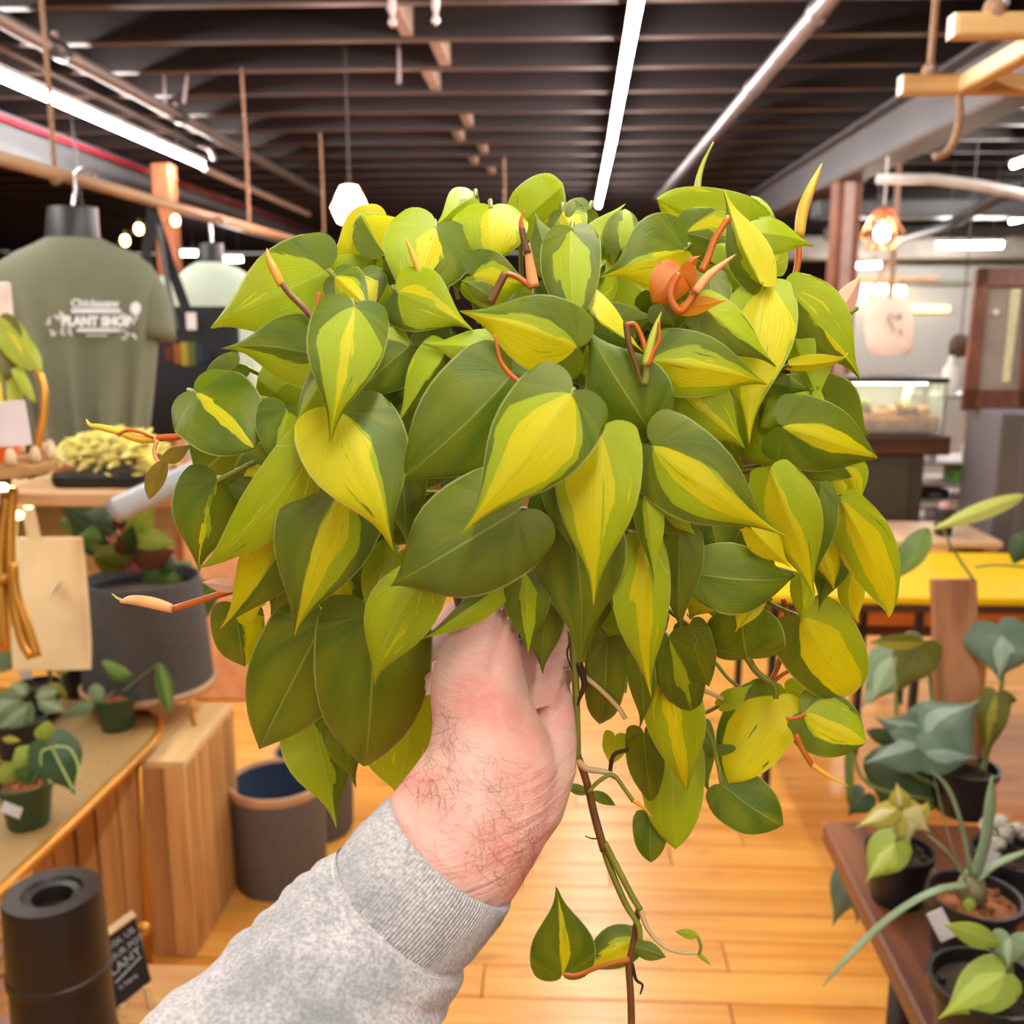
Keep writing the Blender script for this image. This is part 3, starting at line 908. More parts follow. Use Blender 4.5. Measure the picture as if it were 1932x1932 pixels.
# near green pot with a pale-veined leaf
B = base_on(55, 1552); d = depth_of(B)
o = thing('potted_plant', B, 'green pot with a pale-veined dark heart leaf at the front of the table', 'potted plant', 'small pots on the cane table')
pot(o, B, .040, .052, .09, G_POT)
lf = bgleaf(o, (96, 1408), (142, 1500), d - .07, 92, LF_DARK, HEART, lobe=.5, props=dict(mlo=-2, mhi=2, hue=.2, seed=4))
for pts in ([(98, 1412), (112, 1440), (138, 1490)], [(98, 1410), (78, 1420), (80, 1455), (98, 1478)], [(102, 1408), (130, 1412), (146, 1440), (148, 1470)]):
    MB().tube(spline([at(*p, d - .082) for p in pts], 5), .0022, 5).build('vein', pm('pale_vein', srgb(180, 196, 120), .5), lf)
bgleaf(o, (85, 1400), (88, 1360), d - .06, 40, LF_LIME, OVAL, lobe=0, fold=.2)
bgleaf(o, (30, 1440), (2, 1480), d - .03, 40, LF_LIME, OVAL, lobe=0)
bgleaf(o, (60, 1440), (30, 1410), d - .03, 50, LF_LIME, OVAL, lobe=0)
bgleaf(o, (40, 1480), (64, 1440), d - .03, 46, LF_GREEN, OVAL, lobe=0)
bgstem(o, [(60, 1480), (80, 1440), (96, 1408)], d - .05, .0022, ST_G)
m = MB().cbox(at(22, 1528, d - .06), (.04, .002, .025), .0006, (0, .4, 0)); m.build('plant_label', pm('paper_white', srgb(232, 226, 226), .7), o)
# black pots behind
B = base_on(152, 1308); d = depth_of(B)
o = thing('potted_plant', B, 'plant with long pale stalks in a black pot at the back of the table', 'potted plant', 'small pots on the cane table')
pot(o, B, .04, .05, .085, B_POT, 'dark')
bgleaf(o, (186, 1240), (205, 1120), d - .02, 72, LF_OLIVE, ROUND, lobe=.2)
bgleaf(o, (300, 1180), (392, 1230), d - .05, 60, LF_LIME, OVAL, lobe=.2, props=dict(mlo=-.5, mhi=.5, seed=8))
bgleaf(o, (290, 1150), (360, 1060), d + .02, 110, LF_GREEN, OVAL, lobe=.2, props=dict(mlo=-.3, mhi=.8, seed=9))
bgleaf(o, (300, 1170), (420, 1100), d + .04, 90, LF_GREEN, OVAL, lobe=.2)
bgstem(o, [(190, 1240), (220, 1205), (290, 1148)], d - .04, .0048, ST_G)
bgstem(o, [(192, 1245), (230, 1222), (270, 1195), (300, 1196), (326, 1172)], d - .05, .0048, ST_G)
bgstem(o, [(186, 1260), (186, 1235), (188, 1210)], d - .02, .006, ST_R)
B = base_on(78, 1352); d = depth_of(B)
o = thing('potted_plant', B, 'striped arrowhead plant in a black pot beside the cream bag', 'potted plant', 'small pots on the cane table')
pot(o, B, .042, .054, .09, B_POT, 'dark')
bgleaf(o, (98, 1208), (92, 1278), d - .04, 80, LF_GREEN, HEART, props=dict(mlo=-.5, mhi=.6, lo=-.06, hi=.06, seed=3))
bgleaf(o, (114, 1212), (140, 1240), d - .03, 54, LF_GREEN, OVAL, lobe=0)
bgleaf(o, (40, 1205), (80, 1180), d - .03, 26, LF_GREEN, OVAL, lobe=0)
bgleaf(o, (36, 1208), (0, 1270), d - .05, 50, LF_SILV, OVAL, lobe=0)
bgleaf(o, (90, 1290), (128, 1318), d - .1, 26, LF_OLIVE, OVAL, lobe=0, props=dict(lo=-1, hi=0, seed=2))
bgleaf(o, (110, 1275), (126, 1240), d - .06, 26, LF_YEL, OVAL, lobe=0)
bgstem(o, [(94, 1300), (98, 1260), (100, 1208)], d - .04, .0025, ST_G)
m = MB().cbox(at(48, 1266, d - .07), (.03, .002, .042), .001); m.build('plant_label', pm('paper_white', srgb(232, 226, 226), .7), o)
B = base_on(40, 1420); d = depth_of(B)
o = thing('potted_plant', B, 'silvery long-leaved plant in a black pot at the left edge of the table', 'potted plant', 'small pots on the cane table')
pot(o, B, .046, .06, .085, B_POT, 'dark')
for b_, t_, w in (((60, 1330), (-20, 1400), 60), (((70, 1320)), (122, 1342), 30), ((40, 1320), (-30, 1350), 60), ((66, 1315), (110, 1305), 34), ((50, 1312), (20, 1290), 34), ((55, 1350), (0, 1390), 44)):
    bgleaf(o, b_, t_, d - .05, w, LF_SILV, OVAL, lobe=0, props=dict(mlo=-.4, mhi=.4, seed=b_[0]))
bgleaf(o, (4, 1394), (40, 1398), d - .08, 14, LF_YEL, OVAL, lobe=0)
bgstem(o, [(45, 1360), (52, 1340), (58, 1325)], d - .05, .003, ST_G)

# ---- cream tote bag and the brass stand
D4 = 2.15
o = thing('tote_bag', at(105, 1262, D4), 'cream canvas tote bag with a small brown print', 'bag')
CREAM = pm('cream_canvas', srgb(250, 224, 174), .9, var=.05, scale=8)
rr = []
for (y, xl, xr, th) in ((1014, 30, 156, .006), (1060, 28, 160, .02), (1130, 26, 166, .022), (1215, 22, 172, .018), (1262, 24, 172, .008)):
    a, b = at(xl, y, D4), at(xr, y, D4); c = (a + b) / 2; u = (b - a) / 2
    rr.append([c + u * math.copysign(abs(math.cos(2 * PI * k / 24)) ** .4, math.cos(2 * PI * k / 24)) + Vector((0, th, 0)) * math.sin(2 * PI * k / 24) for k in range(24)])
MB().loft(rr).build('bag_body', CREAM, o, True, 50)
strap([(66, 1024), (54, 965), (40, 905)], D4 - .005, .028, CREAM, o)
strap([(20, 1024), (24, 960), (36, 905)], D4 + .015, .028, CREAM, o)
INK = pm('brown_ink', srgb(72, 46, 24), .8)
m = MB(); m.tube(spline([at(x, y, D4 - .036) for x, y in ((94, 1132), (104, 1116), (112, 1104), (120, 1097))], 4), [.003, .003, .004, .006, .009, .011, .011, .010, .008, .006, .004, .003, .002], 6, flat=(1, .12)); m.build('print', INK, o)
D5 = 1.72
o = thing('brass_stand', onz(20, 1420, ZT), 'curved brass plant stand at the left edge under the round wooden shelf', 'plant stand')
o.location = at(30, 1200, D5)
for path in ([(26, 920), (20, 1000), (22, 1100), (40, 1200), (60, 1240)], [(14, 930), (4, 1020), (2, 1100), (10, 1230)], [(24, 1060), (30, 1120), (52, 1180), (70, 1240)]):
    bgstem(o, path, D5, .009, BRASS, 'rod')
MB().ball(at(4, 1092, D5 - .01), .011, 10, 8).build('finial', BRASS, o, True)
ZS = at(40, 885, D5).z
sc = at(-20, 880, D5)
RS = .112
o2 = thing('round_shelf', sc, 'small round wooden shelf holding the striped plant at the left edge', 'shelf')
SHW = wood('shelf_wood', srgb(184, 140, 84), srgb(140, 98, 52), axis=0, scale=2, rough=.5, knots=0)
MB().lathe(Vector((sc.x, sc.y, sc.z - .008)), [(RS, 0), (RS, .014), (RS - .006, .018), (.001, .018)], 40).build('board', SHW, o2, True, 40)
for k in range(14):
    a = 2 * PI * k / 14 + .2
    MB().lathe(Vector((sc.x + (RS - .012) * math.cos(a), sc.y + (RS - .012) * math.sin(a), sc.z + .010)), [(.008, 0), (.010, .012), (.008, .024), (.003, .03)], 8).build('bead', pm('bead_cream', srgb(216, 190, 150), .6), o2, True)
# striped plant in an orange pot on it
o3 = thing('potted_plant', sc + Vector((0, 0, .011)), 'yellow-striped plant in an orange pot with a white card at the left edge', 'potted plant')
d = D5
MB().lathe(sc + Vector((-.01, 0, .011)), [(.055, 0), (.064, .085), (.060, .085), (.058, .07)], 24, cap1=False).build('pot', pm('orange_pot', srgb(232, 96, 32), .45), o3, True, 40)
MB().lathe(sc + Vector((-.01, 0, .08)), [(.058, 0), (.001, .006)], 16).build('soil', pm('dark_soil', srgb(58, 42, 30), .95, var=.35, scale=40), o3)
LF_STR = leaf_material('striped_leaf', srgb(74, 74, 46), srgb(168, 182, 62), srgb(230, 196, 60), vein=srgb(230, 200, 80))
for b_, t_, w, pt in (((6, 610), (60, 700), 56, dict(lo=-.2, hi=.1, mlo=-2, mhi=2, seed=1)), ((-10, 640), (10, 720), 70, dict(mlo=.3, mhi=2, seed=2)), ((-6, 700), (4, 800), 84, dict(lo=-.15, hi=.15, mlo=-2, mhi=-.3, seed=3)), ((36, 640), (78, 702), 36, dict(mlo=-2, mhi=2, seed=4)), ((30, 695), (66, 760), 22, dict(mlo=-2, mhi=2, hue=.8, seed=5)), ((0, 600), (40, 640), 40, dict(mlo=-.3, mhi=2, seed=6))):
    bgleaf(o3, b_, t_, d - .03, w, LF_STR, ROUND, lobe=.3, props=pt)
bgstem(o3, [(10, 800), (16, 740), (14, 640)], d, .003, ST_G)
m = MB().cbox(at(20, 800, d - .075), (.062, .002, .075), .001, (0, -.08, 0)); m.build('card', pm('card_white', srgb(232, 222, 226), .6), o3)
bgstem(o3, [(72, 700), (84, 740), (80, 800), (70, 850)], d - .02, .007, BRASS, 'hoop')
tag(MB().cbox(at(2, 582, 2.1), (.05, .012, .11), .004).build('hang_tag', pm('tag_cream', srgb(236, 214, 200), .7)), 'cream hang tag against the sage shirt at the left edge', 'tag')
# string of yellow fairy bulbs under the shelf
fl = thing('fairy_lights', at(15, 945, 1.9), 'yellow fairy lights glowing under the round shelf', 'string light')
P = [(4, 925), (22, 926), (18, 958), (6, 945), (54, 952), (36, 972), (12, 984)]
MB().tube(spline([at(x, y, 1.95) for x, y in P], 4), .0015, 5).build('wire', BRASS, fl)
for k, (x, y) in enumerate(P):
    MB().ball(at(x, y, 1.94), .009 if k else .014, 8, 6).build('bulb', glow('fairy_glow', (1.0, .72, .2), 7.0) if k else glow('fairy_white', (1, .95, .8), 12.0), fl, True)

# ---- wooden crate, planters, plants behind
CR_W = wood('crate_pine', srgb(214, 166, 104), srgb(176, 120, 66), axis=2, scale=1.4, rough=.6, knots=.5, per_object=.2)
CR_T = wood('crate_pine_top', srgb(232, 196, 136), srgb(206, 162, 104), axis=1, scale=1.4, rough=.6, knots=.3)
fc = onz(390, 1815, 0); HC = 0.50
cx1, cy0 = fc.x, fc.y + .02
cx1 -= .03
cxl, cyb = cx1 - .40, cy0 + .36
crate = thing('slatted_crate', Vector(((cx1 + cxl) / 2, (cy0 + cyb) / 2, 0)), 'pale slatted wooden plinth under the brass table', 'plinth')
n = 7
for k in range(n):
    w = (cx1 - cxl) / n
    MB().cbox((cxl + w * (k + .5), cy0 + .01, HC / 2), (w - (.012 if k == 2 else .003), .02, HC), .002).build('slat', CR_W, crate)
n = 9
for k in range(n):
    w = (cyb - cy0 - .02) / n
    MB().cbox((cx1 - .01, cy0 + .02 + w * (k + .5), HC / 2), (.02, w - .004, HC), .002).build('slat', CR_W, crate)
n = 4
for k in range(n):
    w = (cx1 - cxl) / n
    MB().cbox((cxl + w * (k + .5), (cy0 + cyb) / 2, HC + .009), (w - .002, cyb - cy0, .018), .002).build('top_board', CR_T, crate)
MB().box(((cx1 + cxl) / 2, (cy0 + cyb) / 2, HC / 2), (cx1 - cxl - .05, cyb - cy0 - .05, HC - .01)).build('core', pm('crate_inside', srgb(60, 36, 20), .9), crate)
MB().cbox((cx1 - .012, (cy0 + cyb) / 2 + .1, .006 + .75 * HC), (.03, .001, .001), .0001).build('nail', STEEL, crate)

FELT = pm('grey_felt', srgb(96, 90, 88), .9, var=.06, scale=60)
TANR = pm('tan_rim', srgb(190, 148, 112), .8)
NAVY = pm('navy_lining', srgb(42, 58, 84), .85, var=.15, scale=90)
def felt_planter(c, r, h, label, taper=.95):
    o = thing('felt_planter', c, label, 'planter', 'grey felt planters')
    c = Vector(c)
    MB().lathe(c, [(r * taper * .96, 0), (r * taper, .012), (r, h - .02), (r, h)], 40, cap1=False).build('body', FELT, o, True, 50)
    MB().lathe(c + Vector((0, 0, h - .022)), [(r * 1.004, 0), (r * 1.015, .01), (r * 1.01, .024), (r * .96, .026), (r * .95, .012)], 40, cap0=False, cap1=False).build('rim', TANR, o, True)
    MB().lathe(c + Vector((0, 0, .06)), [(r * taper * .9, 0), (r * .955, h - .07)], 40, cap1=False).build('lining', NAVY, o, True)
    return o
B = onz(532, 1655, 0); dB = depth_of(B)
felt_planter(B, 88 * dB / F, .30, 'grey felt planter with a tan rim and navy lining, nearer of two on the floor')
B = onz(598, 1560, 0); dB = depth_of(B)
felt_planter(B, 72 * dB / F, .26, 'grey felt planter on the floor half hidden by leaves, further of two')
# big planter on short legs at the back
B = onz(282, 1290, 0.60); dB = depth_of(B)
bp = thing('leg_planter', Vector((B.x, B.y, HC + .018)), 'big charcoal planter of red-stemmed foliage on thin brass legs', 'planter')
rb = 118 * dB / F; rt = 104 * dB / F
hz = at(275, 1078, dB).z - .60
MB().lathe((B.x, B.y, .60), [(rb * .97, 0), (rb, .01), (rt, hz), (rt * .96, hz), (rt * .94, hz - .03)], 36, cap1=False).build('body', pm('charcoal_felt', srgb(84, 82, 84), .85, var=.06, scale=60), bp, True, 50)
MB().lathe((B.x, B.y, .596), [(rb * 1.03, 0), (rb * 1.04, .014), (rb, .02)], 36).build('base_ring', TANR, bp, True)
for k in range(4):
    a = 2 * PI * k / 4 - .5
    MB().tube([(B.x + rb * .9 * math.cos(a), B.y + rb * .9 * math.sin(a), .60), (B.x + rb * 1.0 * math.cos(a), B.y + rb * 1.0 * math.sin(a), HC + .018)], .006, 7).build('leg', BRASS, bp, True)
MB().lathe((B.x, B.y, .60 + hz - .05), [(rt * .95, 0), (.001, .01)], 20).build('soil', pm('dark_soil', srgb(58, 42, 30), .95, var=.35, scale=40), bp)
for b_, t_, w, mt, pr in (((230, 1076), (176, 1030), 50, LF_OLIVE, OVAL), ((262, 1040), (176, 1050), 46, LF_OLIVE, OVAL), ((240, 1010), (330, 1026), 44, LF_LIME, OVAL), ((236, 1005), (290, 960), 60, LF_LIME, OVAL), ((226, 1000), (228, 955), 30, LF_RED, LONG), ((248, 1060), (330, 1040), 50, LF_RED, OVAL), ((240, 1070), (218, 1000), 30, LF_RED, LONG), ((300, 1060), (330, 1075), 40, LF_DARK, OVAL), ((200, 1040), (120, 960), 60, LF_DARK, LONG), ((210, 1010), (90, 930), 56, LF_DARK, LONG), ((190, 1000), (110, 985), 50, LF_GREEN, OVAL), ((215, 990), (160, 940), 40, LF_GREY, LONG), ((200, 1020), (150, 1010), 50, LF_GREEN, OVAL), ((230, 1060), (250, 990), 40, LF_DARK, OVAL), ((170, 1000), (200, 950), 50, LF_GREY, LONG)):
    bgleaf(bp, b_, t_, (dB, dB - .06), w, mt, pr, lobe=.1, props=dict(seed=b_[0], hue=.3))
for pth in ([(256, 1080), (240, 1040), (226, 990)], [(262, 1080), (262, 1050), (248, 1010)], [(244, 1080), (215, 1030), (190, 1000)]):
    bgstem(bp, pth, dB, .005, ST_R)
# grey plastic pipe leaning behind
tag(MB().tube([at(215, 966, 1.80), at(225, 960, 1.80), at(480, 840, 1.88), at(540, 812, 1.9)], .0235, 16).build('plastic_pipe', pm('pipe_pvc', srgb(176, 176, 180), .4, var=.05), None, True), 'fat pale grey plastic pipe leaning behind the planter', 'pipe')
# shelf with a tray of yellow-green seedlings
S0 = at(262, 925, 2.02)
tag(MB().cbox((S0.x, S0.y, S0.z), (.50, .22, .03), .004).build('wall_shelf', wood('shelf_pale', srgb(226, 184, 138), srgb(196, 146, 98), axis=0, scale=2, knots=0)), 'pale wooden shelf under the bright seedlings', 'shelf')
tr_ = thing('seedling_tray', Vector((S0.x - .05, S0.y, S0.z + .015)), 'tray of bright yellow-green seedlings behind the sage shirt hem', 'seedling tray')
MB().cbox((S0.x - .05, S0.y, S0.z + .03), (.20, .14, .028), .008).build('tray', B_POT, tr_)
fm = MB(); rng = random.Random(2)
for k in range(420):
    x, y_, z = rng.uniform(-.115, .115), rng.uniform(-.08, .07), 0
    hgt = .02 + .09 * max(0, 1 - (x / .125) ** 2) ** .5 * rng.random() ** .5
    c = Vector((S0.x - .05 + x, S0.y + y_, S0.z + .015 + hgt))
    a, r = rng.uniform(0, 6.3), rng.uniform(.007, .013)
    nrm = Vector((rng.uniform(-.6, .6), rng.uniform(-1, .2), 1)).normalized()
    u = nrm.orthogonal().normalized(); v = nrm.cross(u)
    fm.add([c + (u * math.cos(a + q) * r + v * math.sin(a + q) * r * .7) for q in (0, 1.05, 2.1, 3.14, 4.2, 5.25)], [(0, 1, 2, 3, 4, 5)])
fo = fm.build('foliage', pm('seedling_leaf', srgb(232, 214, 108), .5, var=.2, scale=30), tr_); fo['kind'] = 'stuff'
MB().tube(spline([at(250, 1060, 2.7), at(190, 950, 2.8), at(150, 905, 2.85), at(110, 880, 2.85), at(70, 868, 2.85)], 3), [.004, .005, .006, .01, .016, .022, .03, .036, .04, .04, .034, .024, .008], 8, flat=(1, .3)).build('rust_leaf', pm('rust_leaf', srgb(150, 72, 40), .6), bp, True)
tag(MB().cbox((at(395, 855, 3.9).x, at(395, 855, 3.9).y, .65), (.25, .05, 1.3), .01).build('peach_board', pm('peach_paint', srgb(226, 166, 120), .7)), 'peach-coloured board behind the plant at the left', 'board')
tag(MB().cbox((at(545, 640, 4.4).x, at(545, 640, 4.4).y, .86), (.16, .05, 1.72), .01).build('peach_post', pm('peach_paint', srgb(226, 166, 120), .7)), 'peach-coloured post beside the pale shirt', 'post')

# ---- stack of upside-down black pots, chalk sign, slats
Bk = at(98, 1682, 1.50)
SP = pm('black_tub', srgb(30, 20, 17), .42, var=.12, scale=10)
rr0 = 88 * 1.50 / F
zt = Bk.z
hh = zt / round(zt / .148)
for k in range(round(zt / .148)):
    z1 = zt - k * hh; z0 = z1 - hh
    z0 = max(z0, 0.0)
    nm = ('topmost', 'second', 'third', 'fourth', 'bottom')[k]
    r_t, r_b = rr0 * (1 + .03 * k), rr0 * (1.045 + .03 * k)
    o = thing('black_tub', (Bk.x, Bk.y, z0), '%s of the stacked upside-down black tubs by the chalk sign' % nm, 'tub', 'stack of black tubs')
    prof = [(r_b * 1.03, 0), (r_b * 1.03, .014), (r_b, .016), (r_t, hh - .008), (r_t * .97, hh)]
    if k == 0: prof += [(r_t * .62, hh), (r_t * .56, hh - .006), (r_t * .42, hh - .008), (r_t * .36, hh - .03), (.001, hh - .032)]
    MB().lathe((Bk.x, Bk.y, z0 + .0005), prof, 40, cap1=(k > 0)).build('body', SP, o, True, 40)
bd = 1.72
BW = Vector((at(225, 1940, bd).x, at(225, 1940, bd).y, 0))
zb = at(245, 1925, bd).z
blk = MB().cbox((BW.x + .06, BW.y + .05, zb / 2), (.34, .22, zb), .006).build('wooden_box', wood('box_wood', srgb(206, 152, 86), srgb(170, 112, 56), axis=0, scale=2, knots=.3))
tag(blk, 'low wooden box under the chalk sign behind the sleeve', 'box')
cs = thing('chalk_sign', at(245, 1925, bd), 'small chalkboard sign with white lettering on a wooden easel', 'sign')
q = [at(190, 1768, bd), at(253, 1722, bd + .03), at(286, 1850, bd + .03), at(216, 1906, bd)]
nrm = (q[1] - q[0]).cross(q[3] - q[0]).normalized()
if nrm.dot(CAM_LOC - q[0]) < 0: nrm = -nrm
m = MB(); m.add([p for p in q] + [p - nrm * .008 for p in q], [(0, 1, 2, 3), (4, 7, 6, 5), (0, 4, 5, 1), (1, 5, 6, 2), (2, 6, 7, 3), (3, 7, 4, 0)])
m.build('board', pm('chalkboard', srgb(34, 26, 24), .8, var=.15, scale=20), cs)
PALEW = pm('easel_wood', srgb(232, 196, 148), .6)
MB().tube([q[0] - (q[1] - q[0]) * .06 + nrm * .004, q[1] + nrm * .004], .009, 4).build('top_rail', PALEW, cs)
MB().tube([q[3].lerp(q[2], .2), q[3].lerp(q[2], .25) - Vector((0, 0, .06))], .008, 4).build('easel_leg', PALEW, cs)
MB().tube([q[3].lerp(q[2], .85), q[3].lerp(q[2], .95) - Vector((0, 0, .06))], .008, 4).build('easel_leg', PALEW, cs)
MB().ball(at(272, 1752, bd + .05), .012, 10, 8).build('clip', BRASS, cs, True)
CHALK = pm('chalk', srgb(196, 196, 202), .9, var=.1, scale=60)
xd, yd = q[1] - q[0], q[0] - q[3]
def cp(s, t): return q[0].lerp(q[1], s).lerp(q[3].lerp(q[2], s), t) + nrm * .001
text('lettering', 'ASK US', .016, CHALK, cs, cp(.5, .2), xd, yd)
text('lettering', 'YOUR POT', .015, CHALK, cs, cp(.52, .36), xd, yd)
text('lettering', 'PLANT', .023, CHALK, cs, cp(.42, .52), xd, yd)
MB().tube([cp(.15, .68), cp(.9, .60)], .0016, 4).build('chalk_line', CHALK, cs)
text('lettering', 'it here', .013, CHALK, cs, cp(.45, .78), xd, yd)
sr = thing('slat_rack', at(10, 1920, 1.75), 'rack of white and tan slats at the bottom left behind the black tubs', 'rack')
for k in range(8):
    p = at(2, 1690 + k * 34, 1.78)
    MB().cbox(p, (.11, .02, .016), .002, (0, -.5, 0)).build('slat', pm('slat_white', srgb(226, 206, 200), .6) if k % 2 else PALEW, sr)
MB().cbox(at(-30, 1820, 1.82), (.02, .02, .36), .002).build('upright', PALEW, sr)
# =================================================================== right side of the shop
# ---- hanging wooden ladder
PINE = wood('ladder_pine', srgb(212, 170, 112), srgb(186, 138, 82), axis=0, scale=2, rough=.5, knots=.2)
PINEY = wood('ladder_pine_rail', srgb(226, 190, 140), srgb(190, 144, 90), axis=1, scale=2, rough=.5, knots=.2)
ZLd = 2.10
lad = thing('hanging_ladder', onz(1850, 100, ZLd), 'pale wooden ladder rack hung flat from jute ropes', 'ladder rack')
yA, yB = onz(1860, 50, ZLd).y, onz(1860, 160, ZLd).y
xA, xB = onz(1797, 50, ZLd).x, onz(1702, 160, ZLd).x
for yy, x0, nm in ((yA, xA, 'rung'), (yB, xB, 'rung')):
    MB().cbox((x0 + .6, yy, ZLd), (1.2, .038, .045), .006).build(nm, PINE, lad)
    MB().cbox((x0 - .001, yy, ZLd), (.004, .036, .043), .001).build('end_grain', pm('end_grain', srgb(240, 222, 204), .7), lad)
xr = onz(1812, 160, ZLd).x
MB().cbox((xr + .012, (yA + yB) / 2, ZLd), (.045, yB - yA + .03, .040), .005).build('side_rail', PINEY, lad)
MB().cbox((xr + .9, (yA + yB) / 2, ZLd), (.045, yB - yA + .03, .040), .005).build('side_rail', PINEY, lad)
pb = Vector((onz(1786, 140, ZLd).x, yB, ZLd + .026)); rope(Vector((pb.x - .01, pb.y - .02, ZC)), pb, 'jute rope holding the far rung of the wooden ladder', True, .009)
pa = Vector((onz(1888, 40, ZLd).x, yA, ZLd + .026)); rope(Vector((pa.x, pa.y, ZC)), pa, 'jute rope with a silver ring at the top right ladder corner', True, .010)
MB().ball(pa + Vector((.012, -.02, .012)), .008, 8, 6).build('ring', STEEL, lad, True)
MB().ball(pb + Vector((.0, -.02, .008)), .008, 8, 6).build('ring', STEEL, lad, True)
o = MB().tube(spline([at(1809, 178, 2.3), at(1811, 220, 2.3), at(1802, 262, 2.3), at(1786, 288, 2.3), at(1762, 297, 2.3)], 5), .0095, 8).build('rope', ROPE, None, True)
tag(o, 'loose end of jute rope dangling below the wooden ladder', 'rope')

# ---- shelves, terrarium, framed panel
def box_px(x0, y0, x1, y1, y_world):
    a, b = ony(x0, y0, y_world), ony(x1, y1, y_world)
    return (a.x + b.x) / 2, (a.z + b.z) / 2, abs(b.x - a.x), abs(a.z - b.z)
YTa = 4.0
cx_, cz_, w_, h_ = box_px(1578, 718, 1758, 812, YTa)
ter = thing('terrarium', (cx_, YTa, cz_ - h_ / 2), 'glass terrarium of moss and wood with a black lid', 'terrarium')
BLKM = pm('black_metal', srgb(34, 30, 34), .45)
MB().cbox((cx_, YTa, cz_ + h_ / 2 + .008), (w_ + .02, .24, .022), .003).build('lid', BLKM, ter)
GL = glass('tank_glass', (.93, .97, .95), .16)
for dx, dy, sx, sy in ((-w_ / 2, 0, .004, .22), (w_ / 2, 0, .004, .22), (0, -.11, w_, .004), (0, .11, w_, .004)):
    MB().box((cx_ + dx, YTa + dy, cz_), (sx, sy, h_)).build('pane', GL, ter)
for sx in (-1, 1):
    for sy in (-1, 1):
        MB().box((cx_ + sx * w_ / 2, YTa + sy * .11, cz_), (.008, .008, h_)).build('corner_bar', pm('tank_bar', srgb(120, 116, 112), .5), ter)
MB().cbox((cx_, YTa, cz_ + h_ / 2 - .008), (w_ * .8, .05, .008), .002).build('lid_lamp', glow('tank_lamp', (1, .86, .62), 16.0), ter)
MB().cbox((cx_, YTa, cz_ - h_ / 2 + .03), (w_ - .02, .2, .06), .01).build('substrate', pm('substrate_orange', srgb(166, 98, 48), .9, var=.4, scale=30), ter)
rng = random.Random(9)
for k in range(13):
    p = Vector((cx_ + rng.uniform(-.42, .42) * w_, YTa + rng.uniform(-.08, .02), cz_ - h_ / 2 + .065 + rng.uniform(0, .04)))
    c = rng.choice([(214, 150, 96), (176, 100, 50), (120, 124, 50), (232, 190, 140), (90, 60, 34)])
    bm__ = MB().ball(p, rng.uniform(.016, .034), 8, 6, (1.2, 1, .8)); bm__.build('rock' if c[0] > 170 else 'moss_clump', pm('terr%d' % c[0], srgb(*c), .9, var=.25, scale=50), ter)
MB().tube([at(1700, 790, depth_of((cx_, YTa, cz_))), at(1716, 726, depth_of((cx_, YTa, cz_)))], .014, 8).build('driftwood', pm('driftwood', srgb(226, 206, 170), .8), ter, True)
MB().tube(spline([Vector((cx_ + .08, YTa - .02, cz_ - h_ / 2 + .05)), Vector((cx_ + .05, YTa - .05, cz_ - .01)), Vector((cx_ + .12, YTa - .04, cz_ - .02))], 4), .018, 7).build('branch', pm('branch_brown', srgb(110, 64, 34), .9), ter, True)
cx_, cz2, w_, h2 = box_px(1575, 814, 1760, 850, YTa)
st_ = thing('terrarium_stand', (cx_ + .03, YTa, 0), 'dark cabinet carrying the terrarium', 'cabinet')
MB().cbox((cx_, YTa, cz2 + .0), (w_ + .02, .3, h2), .005).build('worktop', wood('stand_wood', srgb(84, 44, 26), srgb(52, 26, 16), axis=0, scale=2, knots=0), st_)
cx3, cz3, w3, h3 = box_px(1560, 852, 1702, 1100, YTa)
zt = cz2 - h2 / 2
MB().cbox((cx3, YTa, (zt + .52) / 2), (w3, .28, zt - .52), .006).build('body', pm('olive_black', srgb(58, 52, 38), .6), st_)
MB().cbox((cx3 - .02, YTa - .142, (zt + .52) / 2), (w3 * .8, .008, (zt - .52) * .86), .003).build('door', pm('olive_black2', srgb(64, 58, 44), .55), st_)
for sx in (-.45, .45):
    for sy in (-.11, .11):
        MB().cbox((cx3 + sx * w3, YTa + sy, .26), (.025, .025, .52), .002).build('leg', BLKM, st_)
# open metal rack
YRk = 4.5
rk = thing('metal_rack', (ony(1780, 900, YRk).x, YRk, 0), 'open metal shelf rack with jars and boxes beside the terrarium', 'shelf rack')
xl, xr_ = ony(1712, 900, YRk).x, ony(1838, 900, YRk).x
RKM = pm('rack_grey', srgb(150, 142, 140), .4, metal=.4); TANM = pm('rack_tan', srgb(186, 160, 136), .5)
for x in (xl, xr_):
    for yy in (YRk - .14, YRk + .14):
        MB().cbox((x, yy, .65), (.018, .018, 1.3), .002).build('upright', TANM if x == xr_ else RKM, rk)
levels = []
for py in (745, 866, 905, 935, 975, 1012):
    z = ony(1770, py, YRk).z; levels.append(z)
    MB().cbox(((xl + xr_) / 2, YRk, z), (xr_ - xl, .3, .014), .002).build('shelf', RKM, rk)
def on_rack(px, lev, label, cat, build):
    x = ony(px, 900, YRk).x
    o = thing(cat.replace(' ', '_'), (x, YRk - .05, levels[lev] + .0072), label, cat)
    build(o, Vector((x, YRk - .05, levels[lev] + .0075)))
def jar(o, b):
    MB().lathe(b, [(.036, 0), (.04, .01), (.04, .06), (.028, .085), (.028, .10)], 18, cap1=True).build('body', glass('jar_glass', (.95, .97, .97), .45), o, True, 40)
    MB().lathe(b + Vector((0, 0, .003)), [(.035, 0), (.035, .022), (.001, .0225)], 18).build('contents', pm('jar_yellow', srgb(228, 186, 90), .6), o)
    MB().lathe(b + Vector((0, 0, .10)), [(.03, 0), (.03, .022), (.02, .026)], 16).build('lid', pm('lid_grey', srgb(170, 160, 160), .4), o, True, 40)
